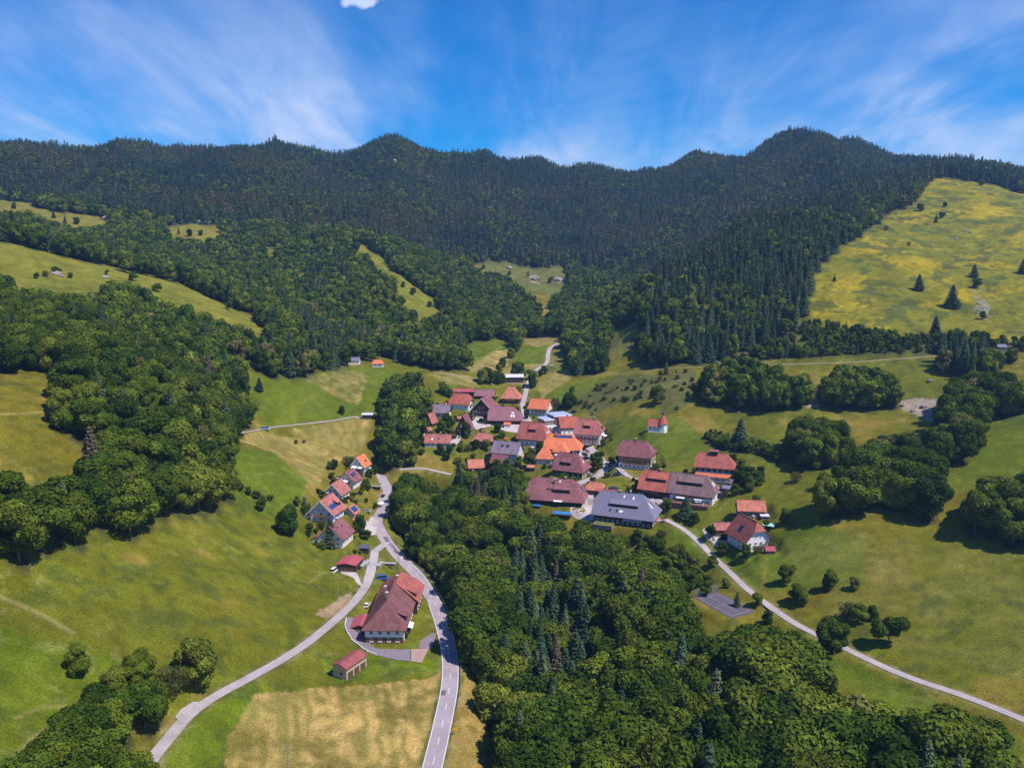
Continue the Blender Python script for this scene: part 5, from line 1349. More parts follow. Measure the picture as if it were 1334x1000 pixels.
# ------------------------------------------------------------------ cars
def car_paint(name, c):
    m = material(name, c, rough=0.35, var=0.03, scale=2, spec=0.6); return m
PAINT = {'white': car_paint('paint_white', (.72,.72,.72)), 'blue': car_paint('paint_blue', (.03,.13,.42)), 'navy': car_paint('paint_navy', (.02,.03,.08)), 'grey': car_paint('paint_silver', (.35,.37,.40)), 'black': car_paint('paint_black', (.02,.02,.022)), 'sky': car_paint('paint_lightblue', (.25,.45,.72)), 'red': car_paint('paint_red', (.42,.03,.03))}
M_TYRE = material('tyre', (.02,.02,.02), rough=0.9, var=0.1)
M_RIM = material('rim', (.4,.4,.42), rough=0.4, metal=0.5, var=0.05)
M_LAMP = material('headlamp', (.7,.7,.68), rough=0.2, var=0.02)
M_TAIL = material('tail_lamp', (.4,.02,.02), rough=0.3, var=0.02)
def loft(mb, rings, mi=0):
    n = len(rings[0]); b = []
    vs = [p for r_ in rings for p in r_]
    fs = []
    for i in range(len(rings) - 1):
        for k in range(n): fs.append((i * n + k, i * n + (k + 1) % n, (i + 1) * n + (k + 1) % n, (i + 1) * n + k))
    fs.append(tuple(range(n - 1, -1, -1))); fs.append(tuple(range((len(rings) - 1) * n, len(rings) * n)))
    mb.add(vs, fs, mi)
CARM = {}
def car_meshes(van):
    if van in CARM: return CARM[van]
    def ring(x, w, z0, z1, tuck):
        return [(x, -w, z0 + .12), (x, -w * .9, z0), (x, w * .9, z0), (x, w, z0 + .12), (x, w, (z0 + z1) / 2), (x, w - tuck, z1), (x, -w + tuck, z1), (x, -w, (z0 + z1) / 2)]
    b = MB()
    if van: prof = [(-2.45, .86, .4, .95), (-2.35, .92, .3, 1.15), (-.2, .95, .28, 1.15), (1.6, .95, .28, 1.1), (2.2, .9, .3, .98), (2.4, .8, .4, .8)]
    else: prof = [(-2.1, .78, .42, .85), (-1.95, .86, .3, .98), (-.9, .9, .26, .98), (.9, .9, .26, .95), (1.75, .86, .28, .84), (2.1, .74, .4, .68)]
    loft(b, [ring(x, w, a, c, .06) for x, w, a, c in prof])
    g = MB()
    if van: cab = [(-2.38, .84, 1.12, 1.5), (-2.28, .88, 1.12, 1.98), (.9, .88, 1.12, 1.98), (1.75, .84, 1.06, 1.15)]
    else: cab = [(-1.85, .76, .95, 1.05), (-1.25, .8, .95, 1.42), (.2, .8, .95, 1.46), (1.05, .78, .92, .98)]
    loft(g, [[(x, -w, a), (x, w, a), (x, w - .12, c), (x, -w + .12, c)] for x, w, a, c in cab])
    t = MB(); zt = 1.99 if van else 1.47
    t.box(-2.2 if van else -1.2, .85 if van else .15, -.7, .7, zt - .06, zt + .02)
    w = MB(); w.tube((0, -.1, 0), (0, .1, 0), .32, .32, 12)
    r_ = MB(); r_.tube((0, -.115, 0), (0, .115, 0), .19, .19, 8)
    lm = MB(); lm.box(-.06, .06, -.16, .16, -.08, .08)
    CARM[van] = (b, g, t, w.mesh('wheel', [M_TYRE]), r_.mesh('rim', [M_RIM]), lm.mesh('headlight', [M_LAMP]), lm.mesh('tail_light', [M_TAIL]))
    return CARM[van]
_cb = {}
def car(u, v, deg, colr, label, van=False, group=None):
    x, y, z = ground(u, v)
    # stand on a road surface where there is one
    dd = np.hypot(ROADPTS[:, 0] - x, ROADPTS[:, 1] - y) - ROADPTS[:, 2]
    z += 0.15
    b, g, t, wm, rm, hm_, tm = car_meshes(van)
    k = (van, colr)
    if k not in _cb: _cb[k] = (b.mesh('body', [PAINT[colr]]), g.mesh('windows', [M_GLASS]), t.mesh('car_roof', [PAINT[colr]]))
    o = tag(empty('parked_van' if van else 'parked_car', (x, y, z), R(deg)), label, 'van' if van else 'car', group)
    for nm, me in zip(('body', 'windows', 'car_roof'), _cb[k]): obj(nm, me, o)
    for sx in (1.35, -1.3):
        for sy in (-.82, .82):
            wh = obj('wheel', wm, o, (sx, sy, .32)); obj('rim', rm, wh)
    xf, xr = (2.3, -2.42) if van else (1.98, -2.04)
    for sy in (-.6, .6): obj('headlight', hm_, o, (xf, sy, .68)); obj('tail_light', tm, o, (xr, sy, .75))
car(478,790,80,'white','white car parked beside the farmhouse on the lane')
car(499,755,8,'blue','bright blue van parked by the small red shed of the farmhouse',True)
car(436,745,70,'white','white van parked at the left of the magenta roofed shed',True)
car(499,647,85,'navy','dark blue car parked at the upper end of the main road')
car(478,667,5,'grey','silver car parked in front of the solar roofed garage')
car(804,619,-8,'navy','dark blue car on the village street')
car(801,609,-14,'black','black car parked by the garden of the brown timber house')
car(769,619,60,'grey','grey car parked beside the house with two dormers')
car(759,592,-35,'grey','grey car in the car park of the inn', group='cars in the car park of the inn'); car(763,594,-35,'black','black car in the car park of the inn'); car(765,598,-35,'navy','dark car in the car park of the inn', group=None)
car(706,553,30,'white','white car beside the flat roofed hall')
car(911,659,-10,'white','white van parked on the terrace of the long farmhouse',True)
car(346,560,5,'sky','light blue van on the farm lane at the wood edge',True)
car(698,485,50,'grey','grey car on the upper lane'); car(718,477,10,'white','white car parked where the upper lane bends')
car(748,537,-30,'black','black car parked behind the hall'); car(1212,497,10,'grey','silver car under the trees of the hillside grove'); car(1255,497,5,'white','white car under the trees of the hillside grove')
car(783,634,-10,'black','black car beside the salmon roofed garage')
# ------------------------------------------------------------------ poles, lamps, signs
M_POLE = material('pole_wood', (.30,.25,.20), rough=0.95, var=0.2, scale=1.5)
M_LAMPP = material('lamp_green', (.22,.30,.27), rough=0.6, var=0.1)
M_YEL = material('sign_yellow', (.80,.48,.02), rough=0.5, var=0.04)
def pole(u, v, h, label, arms=1, cat='power pole'):
    x, y, z = ground(u, v)
    o = tag(empty('power_pole', (x, y, z), 0), label, cat, None)
    a = MB(); a.tube((0, 0, -.8), (0, 0, h), .17, .11, 8); a.build('post', M_POLE, o)
    for k in range(arms):
        b = MB(); zz = h - .5 - k * 1.1; b.box(-1.1, 1.1, -.14, -.02 - .001, zz, zz + .14)
        c = b.build('crossarm', M_POLE, o)
        for sx in (-.95, 0, .95):
            if sx == 0 and k == 0: continue
            i = MB(); i.cone(sx, -.08, zz + .142, zz + .4, .06, .04, 6); i.build('insulator', M_FRAME, c)
pole(376,1013,9.5,'wooden power pole with crossarms on the hay field',2)
pole(440.5,785,10.5,'tall wooden pole on the bare bank above the lane',1)
pole(520,742,16,'tall wooden pole beside the main road above the farmhouse',1)
pole(866,668,8,'wooden pole on the lawn by the terrace conifer',1)
pole(733,531,8,'wooden pole behind the flat roofed hall',1)
pole(942,680,9,'wooden pole on the lawn above the white gabled house',1)
def lamp(u, v, h, label, lean=0.0):
    x, y, z = ground(u, v)
    o = tag(empty('street_lamp', (x, y, z)), label, 'street lamp')
    a = MB(); a.tube((0, 0, -.5), (lean * h, 0, h), .09, .06, 7); a.tube((lean * h, 0, h - .05), (lean * h - 1.0, 0, h + .12), .05, .05, 6); a.build('post', M_LAMPP, o)
    b = MB(); b.box(lean * h - 1.6, lean * h - .85, -.16, .16, h + .06, h + .22); b.build('lamp_head', M_CAP, o)
    return o
o = lamp(595,822,5.2,'street lamp with grey box beside the guard rail')
a = MB(); a.box(-.28, .28, -.34, -.095, .4, 1.4); a.build('switch_box', material('box_grey', (.55,.50,.42), var=.05), o)
lamp(640,930,7.5,'street lamp at the edge of the ravine wood', 0.12)
lamp(504,676,6,'street lamp at the road bend by the solar roofed garage')
x, y, z = ground(593, 957)
o = tag(empty('road_sign', (x, y, z)), 'yellow place name sign beside the main road', 'sign')
a = MB(); a.tube((-.5, 0, -.4), (-.5, 0, 2.3), .04, .04, 6); a.build('post', M_STEEL, o); a = MB(); a.tube((.5, 0, -.4), (.5, 0, 2.3), .04, .04, 6); a.build('post', M_STEEL, o)
a = MB(); a.box(-.75, .75, -.09, -.045, 1.45, 2.35); a.build('sign_plate', M_YEL, o)
for u, v in ((598,905),(601,880)):
    x, y, z = ground(u, v)
    o = tag(empty('marker_post', (x, y, z)), 'short white marker post outside the guard rail', 'post', 'marker posts by the guard rail')
    a = MB(); a.prism([(-.07, -.06), (.07, -.06), (.05, .06), (-.05, .06)], -.3, .85); a.build('post', M_FRAME, o)
    a = MB(); a.box(-.072, .072, -.066, -.062, .62, .8); a.build('reflector_band', M_TYRE, o)
# ------------------------------------------------------------------ games court with its fence
cpx = [(914,781),(945,778),(972,797),(968,812),(934,815)]
M_COURT = material('court_surface', (.11,.09,.12), rough=0.9, var=0.08, scale=0.6)
cc_ = COURT; cz = COURT_Z + 0.12
co = tag(empty('games_court', (cc_[0], cc_[1], cz), R(-62)), 'dark hard games court with white lines beside the valley lane', 'games court')
a = MB(); a.box(-10, 10, -6, 6, -2.5, 0); a.build('court_slab', M_COURT, co)
def cline(x0, x1, y0, y1):
    a = MB(); a.box(x0, x1, y0, y1, .003, .012); a.build('line', material('worn_line', (.34,.31,.34), var=.25, scale=1), co)
for q in ((-8.5, 8.5, -4.6, -4.45), (-8.5, 8.5, 4.45, 4.6), (-8.5, -8.35, -4.4, 4.4), (8.35, 8.5, -4.4, 4.4), (-.07, .07, -4.4, 4.4), (-8.3, 8.3, -.07, .07 - .001)): cline(*q)
M_MESH = material('fence_wire', (.20,.25,.24), rough=0.7, var=0.1)
fo = tag(empty('wire_fence', (cc_[0], cc_[1], cz), R(-62)), 'high wire fence at the far end of the games court', 'fence')
for k in range(7):
    a = MB(); a.tube((-10.3, -6 + k * 2, -1.2), (-10.3, -6 + k * 2, 3.2), .06, .06, 6); a.build('post', M_LAMPP, fo)
for k in range(6):
    a = MB()
    for j in range(9): a.box(-10.33, -10.27, -6 + k * 2 + j * .22 + .08, -6 + k * 2 + j * .22 + .13, .05, 3.1)
    for j in range(11): a.box(-10.32, -10.28, -5.94 + k * 2, -4.06 + k * 2, .1 + j * .29, .13 + j * .29)
    a.build('mesh_panel', M_MESH, fo)
# ------------------------------------------------------------------ small things in yards and gardens
def thing_px(name, u, v, deg, label, cat, group=None, dz=0.0):
    x, y, z = ground(u, v); return tag(empty(name, (x, y, z + dz), R(deg)), label, cat, group)
M_TARP = material('tarp_blue', (.03,.20,.50), rough=0.6, var=0.08)
o = thing_px('tarpaulin', 733, 667, -14, 'bright blue tarpaulin spread below the plum roofed farmhouse', 'tarpaulin')
nx_, ny_ = 14, 7
vs = [((i / (nx_ - 1) - .5) * 10, (j / (ny_ - 1) - .5) * 6, .35 + .12 * math.sin(i * 1.3) * math.cos(j * 1.7) - (.3 if i in (0, nx_ - 1) or j in (0, ny_ - 1) else 0)) for j in range(ny_) for i in range(nx_)]
fs = [(j * nx_ + i, j * nx_ + i + 1, (j + 1) * nx_ + i + 1, (j + 1) * nx_ + i) for j in range(ny_ - 1) for i in range(nx_ - 1)]
obj('sheet', new_mesh('sheet', vs, fs, M_TARP, smooth=True), o)
a = MB(); a.box(-5.1, 5.1, -3.1, 3.1, -.6, .02); a.build('base_frame', WM['stone'], o)
o = thing_px('tarpaulin', 700, 658, -14, 'small blue sheet at the left corner of the plum roofed farmhouse', 'tarpaulin')
a = MB(); a.slab([(-2, -1.5, .3), (2, -1.5, .25), (2, 1.5, .6), (-2, 1.5, .65)], .08); a.build('sheet', M_TARP, o); a = MB(); a.box(-1.8, 1.8, -1.3, 1.3, -.5, .2); a.build('base_frame', WM['stone'], o)
o = thing_px('trampoline', 799, 637, 0, 'round dark trampoline on the lawn by the street', 'trampoline')
a = MB(); a.cone(0, 0, .75, .86, 2.2, 2.2, 18); a.build('mat', M_TYRE, o)
a = MB(); a.cone(0, 0, .70, .90, 2.5, 2.5, 18); a.build('rim', PAINT['navy'], o)
for k in range(6):
    an = k * math.pi / 3; a = MB(); a.tube((2.4 * math.cos(an), 2.4 * math.sin(an), -.3), (2.4 * math.cos(an), 2.4 * math.sin(an), .7), .05, .05, 6); a.build('leg', M_STEEL, o)
def parasol(u, v, c, label, r_=1.8):
    o = thing_px('parasol', u, v, 0, label, 'parasol', dz=.1)
    a = MB(); a.tube((0, 0, -.3), (0, 0, 2.6), .04, .04, 6); a.build('pole', M_STEEL, o)
    a = MB(); a.cone(0, 0, 2.05, 2.7, r_, .05, 8); a.build('canopy', M_FAB[c], o)
    a = MB(); a.cone(0, 0, -.1, .12, .4, .35, 8); a.build('base', M_CAP, o)
parasol(853,682,'red','red parasol at the right corner of the slate grey house'); parasol(496,660,'white','white parasol on the lawn beside the main road',1.9)
parasol(659,575,'red','red parasol in the garden below the village square'); parasol(934,648,'orange','orange parasol on the terrace of the long farmhouse')
parasol(484,614,'white','white parasol in the garden of the blue gabled house')
def woodpile(u, v, deg, label, L=4.0):
    o = thing_px('wood_pile', u, v, deg, label, 'wood pile')
    a = MB()
    r0 = random.Random(int(u * 7 + v))
    for i in range(int(L / .32)):
        for j in range(4): a.tube((-L / 2 + i * .32 + r0.uniform(-.03, .03), -.5, .18 + j * .3), (-L / 2 + i * .32, .5, .18 + j * .3), .155, .155, 6)
    q = a.build('logs', material('split_wood', (.36,.28,.19), var=.25, scale=2), o); q['kind'] = 'stuff'
    a = MB(); a.slab([(-L / 2 - .2, -.75, 1.45), (L / 2 + .2, -.75, 1.45), (L / 2 + .2, .75, 1.6), (-L / 2 - .2, .75, 1.6)], .05); a.build('cover_sheet', material('grey_sheet', (.36,.35,.36), var=.2, scale=1), o)
woodpile(505,737,-8,'long log pile under pale sheets where lane and road part',7); woodpile(495,738,80,'short log pile under a pale sheet at the lane edge',5); woodpile(474,738,84,'log pile beside the navy roofed shed',6); woodpile(478,736,84,'second log pile between the sheds and the lane',6)
woodpile(985,672,0,'log pile at the end of the salmon roofed wood store',4); woodpile(612,548,4,'log pile in front of the great timber gable',5)
o = thing_px('carport', 491, 637, 2, 'flat carport with sod roof beside the upper main road', 'carport')
a = MB(); a.box(-3, 3, -2.2, 2.2, 2.4, 2.75); a.build('roof', WM['white'], o); a = MB(); a.box(-2.8, 2.8, -2.0, 2.0, 2.752, 2.86); a.build('sod_cover', RM['green'], o)
for sx in (-2.7, 2.7):
    for sy in (-1.9, 1.9): a = MB(); a.box(sx - .1, sx + .1, sy - .1, sy + .1, -.4, 2.398); a.build('post', WM['white'], o)
o = thing_px('garden_hut', 469, 681, -10, 'pair of tiny garden huts with salmon roofs by the road', 'hut')
for dx in (-1.8, 1.6):
    a = MB(); a.box(dx - 1.1, dx + 1.1, -1, 1, -.4, 1.9); a.build('wall', WM['timber'], o)
    a = MB(); a.slab([(dx - 1.5, -1.4, 1.75), (dx + 1.5, -1.4, 1.75), (dx + 1.5, 0, 2.7), (dx - 1.5, 0, 2.7)], .14); a.slab([(dx - 1.5, 0, 2.7), (dx + 1.5, 0, 2.7), (dx + 1.5, 1.4, 1.75), (dx - 1.5, 1.4, 1.75)], .14); a.build('roof', RM['salmon'], o)
o = thing_px('awning_tent', 1001, 690, -30, 'pale green tent canopy behind the white gabled house', 'tent')
a = MB(); a.slab([(-2.5, -1.5, 2.3), (2.5, -1.5, 2.3), (2.5, 1.5, 2.9), (-2.5, 1.5, 2.9)], .08); a.build('canopy', material('tent_green', (.30,.55,.48), var=.05), o)
for sx in (-2.3, 2.3):
    for sy, hh in ((-1.3, 2.2), (1.3, 2.7)): a = MB(); a.tube((sx, sy, -.4), (sx, sy, hh), .05, .05, 6); a.build('leg', M_STEEL, o)
def bench_set(u, v, deg, label):
    o = thing_px('garden_table', u, v, deg, label, 'garden table', dz=.12)
    a = MB(); a.box(-1, 1, -.4, .4, .68, .75); a.build('table_top', WM['honey'], o)
    for sx in (-.85, .85): a = MB(); a.box(sx - .05, sx + .05, -.35, .35, -.2, .678); a.build('leg', WM['honey'], o)
    for sy in (-.75, .75): a = MB(); a.box(-1, 1, sy - .15, sy + .15, .40, .45); a.build('bench', WM['honey'], o); 
bench_set(815,632,10,'wooden garden table with benches on the street lawn'); bench_set(925,655,-20,'wooden table with benches on the farmhouse terrace')
# retaining wall along the farm yard
M_WALLC = material('white_kerb_stone', (.62,.58,.56), var=.1, scale=2)
wp = catmull([ground(*q)[:2] for q in Z4([(245,552),(243,622),(345,738),(430,778)])], 1.6)
o = tag(empty('yard_wall', (*wp[0], float(HQ(*wp[0])))), 'low pale retaining wall round the farm yard', 'wall')
for i in range(len(wp) - 1):
    a_, b_ = wp[i], wp[i + 1]; m_ = (a_ + b_) / 2; ln = np.linalg.norm(b_ - a_)
    q = MB(); q.box(-ln / 2 + .03, ln / 2 - .03, -.18, .18, -.8, .55 + .03 * (i % 2))
    s_ = q.build('wall_block', M_WALLC, o, (m_[0] - wp[0][0], m_[1] - wp[0][1], float(HQ(*m_)) - o.location.z), math.atan2(b_[1] - a_[1], b_[0] - a_[0]))
# rocks on the spur and the flowering hillside
M_ROCK = material('rock', (.34,.29,.27), rough=0.95, var=0.25, scale=0.6, bump=0.6, bump_scale=1.5)
def rock(u, v, s_, label, group=None):
    x, y, z = ground(u, v)
    r0 = np.random.default_rng(int(u * 3 + v))
    vs, fs = [], []
    n, m_ = 10, 6
    for j in range(m_ + 1):
        ph = math.pi * j / m_
        for i in range(n):
            th = 2 * math.pi * i / n
            k = s_ * r0.uniform(.75, 1.2)
            vs.append((k * math.sin(ph) * math.cos(th) * 1.4, k * math.sin(ph) * math.sin(th), k * math.cos(ph) * .7))
    fs = [(j * n + i, (j + 1) * n + i, (j + 1) * n + (i + 1) % n, j * n + (i + 1) % n) for j in range(m_) for i in range(n)]
    tag(obj('rock', new_mesh('rock', vs, fs, M_ROCK), None, (x, y, z + s_ * .2), random.uniform(0, 3)), label, 'rock', group)
for u, v, s_ in ((74,357,2.6),(138,362,2.0),(80,360,1.6)): rock(u, v, s_, 'pale rock on the grassy spur', 'rocks on the spur')
for u, v, s_ in ((1258,301,1.8),(1264,303,1.5),(1246,312,1.8),(1275,395,1.4),(1280,402,1.2),(1283,412,1.1),(1173,378,1.2)): rock(u, v, s_, 'pale rock among the flowers of the yellow hillside', 'rocks on the yellow hillside')
for u, v, s_ in ((512,213,9),(518,219,8),(524,224,8),(556,234,8),(671,291,7),(668,296,6),(697,364,5),(727,365,5),(664,350,4),(140,286,5),(262,290,4),(806,356,6),(814,360,5)): rock(u, v, s_, 'bare pinkish rock face showing in the mountain forest', 'rock faces in the mountain forest')
for u, v, s_ in ((1190,535,1.6),(1205,530,2.0),(1218,538,1.8),(1176,528,1.5),(1056,524,1.4),(1062,521,1.2),(885,497,1.0),(893,500,1.2)): rock(u, v, s_, 'boulder on the scree below the hillside track', 'boulders on the scree')

def tiny_shed(u, v, deg, roof, wall, label, L=4.2, W=3.2):
    x, y, z = ground(u, v)
    h_ = House('garden_shed', None, label, 'shed', (x, y, z), deg)
    h_.volume(L, W, 2.2, 1.1, roof=roof, wall=wall, over=0.35, rows=[0.9], wsize=(.8, .7), attic=False, sides='f')
    h_.place_box(h_.v['M'], 1, 0, L / 2, 0, 0.02, 1.0, 1.8, 'door', M_DOOR)
tiny_shed(600,548,10,'pink','timber','small rose roofed shed between the steep dark gable and the timber farmhouse')
tiny_shed(661,556,-5,'orange','white','small white shed with orange roof on the village square')
tiny_shed(651,583,20,'slate','timber','small slate roofed shed in the garden below the pavilion bungalow')
tiny_shed(692,612,-12,'salmon','timber','small salmon roofed shed below the orange pyramid house')
tiny_shed(729,544,12,'metal','white','small white shed behind the red roofed house')
tiny_shed(580,533,-8,'red','redwood','small red shed beside the red half hipped house')
tiny_shed(948,640,-20,'slate','grey','grey shed at the right end of the long farmhouse', 5, 3.5)
tiny_shed(573,574,0,'pale','grey','pale roofed shed beside the tiny white garden house')
tiny_shed(424,668,70,'rust','timber','rust roofed shed above the solar roofed house')
tiny_shed(445,630,70,'slate','timber','dark shed uphill of the house with the orange balcony')
# ------------------------------------------------------------------ tree kinds
def leaf_material(name, stops, transl=0.28):
    m = bpy.data.materials.new(name); m.use_nodes = True
    n, l = m.node_tree.nodes, m.node_tree.links
    n.clear()
    out = n.new('ShaderNodeOutputMaterial')
    oi = n.new('ShaderNodeObjectInfo')
    at = n.new('ShaderNodeAttribute'); at.attribute_name = 'tint'
    rp = n.new('ShaderNodeValToRGB')
    cr = rp.color_ramp
    while len(cr.elements) < len(stops): cr.elements.new(0.5)
    for el, (ps, cl_) in zip(cr.elements, stops): el.position = ps; el.color = (*cl_, 1)
    l.new(oi.outputs['Random'], rp.inputs['Fac'])
    mx = n.new('ShaderNodeMix'); mx.data_type = 'RGBA'; mx.blend_type = 'MULTIPLY'; mx.inputs['Factor'].default_value = 1
    l.new(rp.outputs['Color'], mx.inputs['A']); l.new(at.outputs['Color'], mx.inputs['B'])
    d = n.new('ShaderNodeBsdfDiffuse'); t = n.new('ShaderNodeBsdfTranslucent')
    l.new(mx.outputs['Result'], d.inputs['Color'])
    m2 = n.new('ShaderNodeMix'); m2.data_type = 'RGBA'; m2.blend_type = 'MULTIPLY'; m2.inputs['Factor'].default_value = 1
    l.new(mx.outputs['Result'], m2.inputs['A']); m2.inputs['B'].default_value = (1.25, 1.2, 0.6, 1)
    l.new(m2.outputs['Result'], t.inputs['Color'])
    ms = n.new('ShaderNodeMixShader'); ms.inputs[0].default_value = transl
    l.new(d.outputs[0], ms.inputs[1]); l.new(t.outputs[0], ms.inputs[2])
    l.new(ms.outputs[0], out.inputs['Surface'])
    return m
M_BROAD = leaf_material('broadleaf_foliage', [(0, (0.034,0.064,0.010)), (.22, (0.055,0.094,0.011)), (.48, (0.081,0.123,0.013)), (.7, (0.105,0.133,0.017)), (.88, (0.131,0.173,0.018)), (.96, (0.176,0.200,0.026)), (1, (0.156,0.140,0.054))], 0.18)
M_DENSE = leaf_material('dense_foliage', [(0, (0.034,0.066,0.010)), (1, (0.059,0.100,0.013))], 0.12)
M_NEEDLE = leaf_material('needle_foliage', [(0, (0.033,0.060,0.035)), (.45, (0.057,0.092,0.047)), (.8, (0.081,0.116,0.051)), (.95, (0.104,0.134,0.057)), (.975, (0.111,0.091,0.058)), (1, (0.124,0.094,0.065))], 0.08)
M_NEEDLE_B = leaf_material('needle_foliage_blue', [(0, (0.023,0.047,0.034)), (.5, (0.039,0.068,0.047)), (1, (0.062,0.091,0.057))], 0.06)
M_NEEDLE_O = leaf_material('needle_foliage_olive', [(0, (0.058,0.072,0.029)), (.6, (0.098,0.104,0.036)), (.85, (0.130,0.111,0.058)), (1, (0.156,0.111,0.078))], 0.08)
M_SHRUB = leaf_material('shrub_foliage', [(0, (.080,.095,.028)), (1, (.15,.14,.05))], 0.25)
M_BARK = material('bark', (.10,.075,.055), rough=0.95, var=0.3, scale=3)

def leaf_mesh(name, centers, normals, sizes, tint, mat, stretch=1.0, drng=None):
    n = len(centers)
    a = np.cross(normals, drng.normal(size=(n, 3))); a /= np.linalg.norm(a, axis=1, keepdims=True) + 1e-9
    b = np.cross(normals, a)
    a *= sizes[:, None] * stretch; b *= sizes[:, None]
    bend = normals * sizes[:, None] * 0.35
    v = np.stack([centers - a, centers - b * 0.8 - bend * .4, centers + a, centers + b * 0.8 - bend], 1).reshape(-1, 3)
    f = np.arange(4 * n).reshape(n, 4)
    me = bpy.data.meshes.new(name)
    me.vertices.add(4 * n); me.vertices.foreach_set('co', v.astype(np.float32).ravel())
    me.loops.add(4 * n); me.loops.foreach_set('vertex_index', f.ravel().astype(np.int32))
    me.polygons.add(n); me.polygons.foreach_set('loop_start', np.arange(0, 4 * n, 4, dtype=np.int32))
    me.update()
    at = me.attributes.new('tint', 'FLOAT_COLOR', 'FACE')
    at.data.foreach_set('color', np.concatenate([tint, np.ones((n, 1))], 1).astype(np.float32).ravel())
    me.materials.append(mat)
    return me
def broad_crown(name, n, size, seed, mat, squat=1.0, gaps=0.0, low=0.16):
    """crown of a tree 1 unit... 16 m high: many lobes, leaf clumps on and under their surfaces"""
    r = np.random.default_rng(seed)
    H = 16.0
    k = int(r.integers(17, 25)) if low > 0.05 else 34
    cz = r.uniform(low + 0.10, 0.88, k) * H
    env = np.sqrt(np.clip(1 - ((cz / H - 0.52) / 0.46) ** 2, 0.05, 1)) * H * 0.30 * squat
    ang = r.uniform(0, 2 * np.pi, k); rad = env * np.sqrt(r.uniform(0.15, 1, k)) * r.uniform(.85, 1.15, k)
    lob = np.stack([rad * np.cos(ang), rad * np.sin(ang), cz], 1)
    lr = r.uniform(0.10, 0.19, k) * H * (0.85 + 0.3 * squat * 0.5)
    lob[0] = (0, 0, 0.80 * H); lr[0] = 0.16 * H
    tone = r.uniform(0.68, 1.28, k)
    w = lr ** 2; w /= w.sum()
    m = int(n * 1.9)
    li = r.choice(k, m, p=w)
    d = r.normal(size=(m, 3)); d[:, 2] = d[:, 2] * 0.9 + 0.22
    d /= np.linalg.norm(d, axis=1, keepdims=True)
    rr = lr[li] * (0.72 + 0.36 * r.random(m) ** 0.7)
    # knobbly surface
    rr *= 1 + 0.16 * np.sin(d[:, 0] * 7 + li) * np.sin(d[:, 1] * 8 + li * 2) * np.sin(d[:, 2] * 6 + li)
    c = lob[li] + d * rr[:, None]
    inside = np.zeros(m, bool)
    for j in range(k):
        dj = np.linalg.norm(c - lob[j], axis=1)
        inside |= (dj < lr[j] * 0.66) & (li != j)
    if gaps: inside |= r.random(m) < gaps
    ok = np.nonzero(~inside & (c[:, 2] > low * 0.55 * H))[0][:n]
    c, d, li = c[ok], d[ok], li[ok]
    nn = d + r.normal(size=c.shape) * 0.42; nn /= np.linalg.norm(nn, axis=1, keepdims=True)
    tint = tone[li][:, None] * (1 + r.normal(size=(len(c), 1)) * 0.16) * np.array([[1, 1, 1]]) * (1 + r.normal(size=(len(c), 3)) * 0.05)
    return leaf_mesh(name, c, nn, size * r.uniform(0.6, 1.35, len(c)), np.clip(tint, .3, 1.9), mat, 1.25, r)
def conifer_crown(name, whorls, per, twigs, size, seed, mat, width=0.15, base=0.10):
    """spruce of 20 m: drooping branch whorls, each a fan of needle sprays"""
    r = np.random.default_rng(seed)
    H = 20.0
    cs_, ns_, ss_, tt_ = [], [], [], []
    for i in range(whorls):
        t = (i + r.uniform(-.3, .3)) / whorls
        z = H * (base + (1 - base) * t)
        Lb = H * width * (1 - t) ** 0.82 * r.uniform(0.82, 1.12) + 0.25
        nb = max(4, int(per * (1 - 0.5 * t)))
        ph = r.uniform(0, 6.28)
        tone = r.uniform(0.8, 1.2)
        for b in range(nb):
            a = ph + 2 * np.pi * b / nb + r.uniform(-.25, .25)
            L = Lb * r.uniform(0.7, 1.15)
            q = np.linspace(0.25, 1.0, twigs)
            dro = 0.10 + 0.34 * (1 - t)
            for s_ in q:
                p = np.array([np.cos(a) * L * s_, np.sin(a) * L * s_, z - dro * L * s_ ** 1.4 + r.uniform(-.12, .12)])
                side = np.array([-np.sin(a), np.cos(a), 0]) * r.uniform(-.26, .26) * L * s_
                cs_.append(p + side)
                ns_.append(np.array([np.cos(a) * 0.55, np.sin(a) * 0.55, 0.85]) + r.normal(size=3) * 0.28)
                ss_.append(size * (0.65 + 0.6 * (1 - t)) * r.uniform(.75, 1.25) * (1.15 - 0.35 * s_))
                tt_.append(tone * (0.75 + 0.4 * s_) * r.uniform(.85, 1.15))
    cs_.append(np.array([0, 0, H * 1.0])); ns_.append(np.array([1, 0.2, 0.1])); ss_.append(size * .6); tt_.append(1.0)
    nn = np.array(ns_); nn /= np.linalg.norm(nn, axis=1, keepdims=True)
    return leaf_mesh(name, np.array(cs_), nn, np.array(ss_), np.array(tt_)[:, None] * np.ones((1, 3)), mat, 1.35, r)
def trunk_mesh(name, H, r0, top, limbs, seed):
    r = random.Random(seed)
    mb = MB()
    mb.tube((0, 0, -0.6), (0, 0, H * 0.35), r0, r0 * 0.75, 7)
    mb.tube((0, 0, H * 0.35), (r.uniform(-.2, .2), r.uniform(-.2, .2), H * top), r0 * 0.75, r0 * 0.15, 6)
    for k in range(limbs):
        a = r.uniform(0, 6.28); z = H * r.uniform(0.22, 0.5); L = H * r.uniform(0.16, 0.28)
        mb.tube((0, 0, z), (math.cos(a) * L, math.sin(a) * L, z + L * 0.8), r0 * 0.4, r0 * 0.08, 5)
    return mb.mesh(name, [M_BARK])
HI_B = [broad_crown('crown', 7200, 0.36, 100 + i, M_BROAD, squat=(1.0, 1.2, 0.85, 1.1, 0.95, 1.3, 0.8)[i], low=(.07, .13, .06, .11, .07, .15, .06)[i]) for i in range(7)]
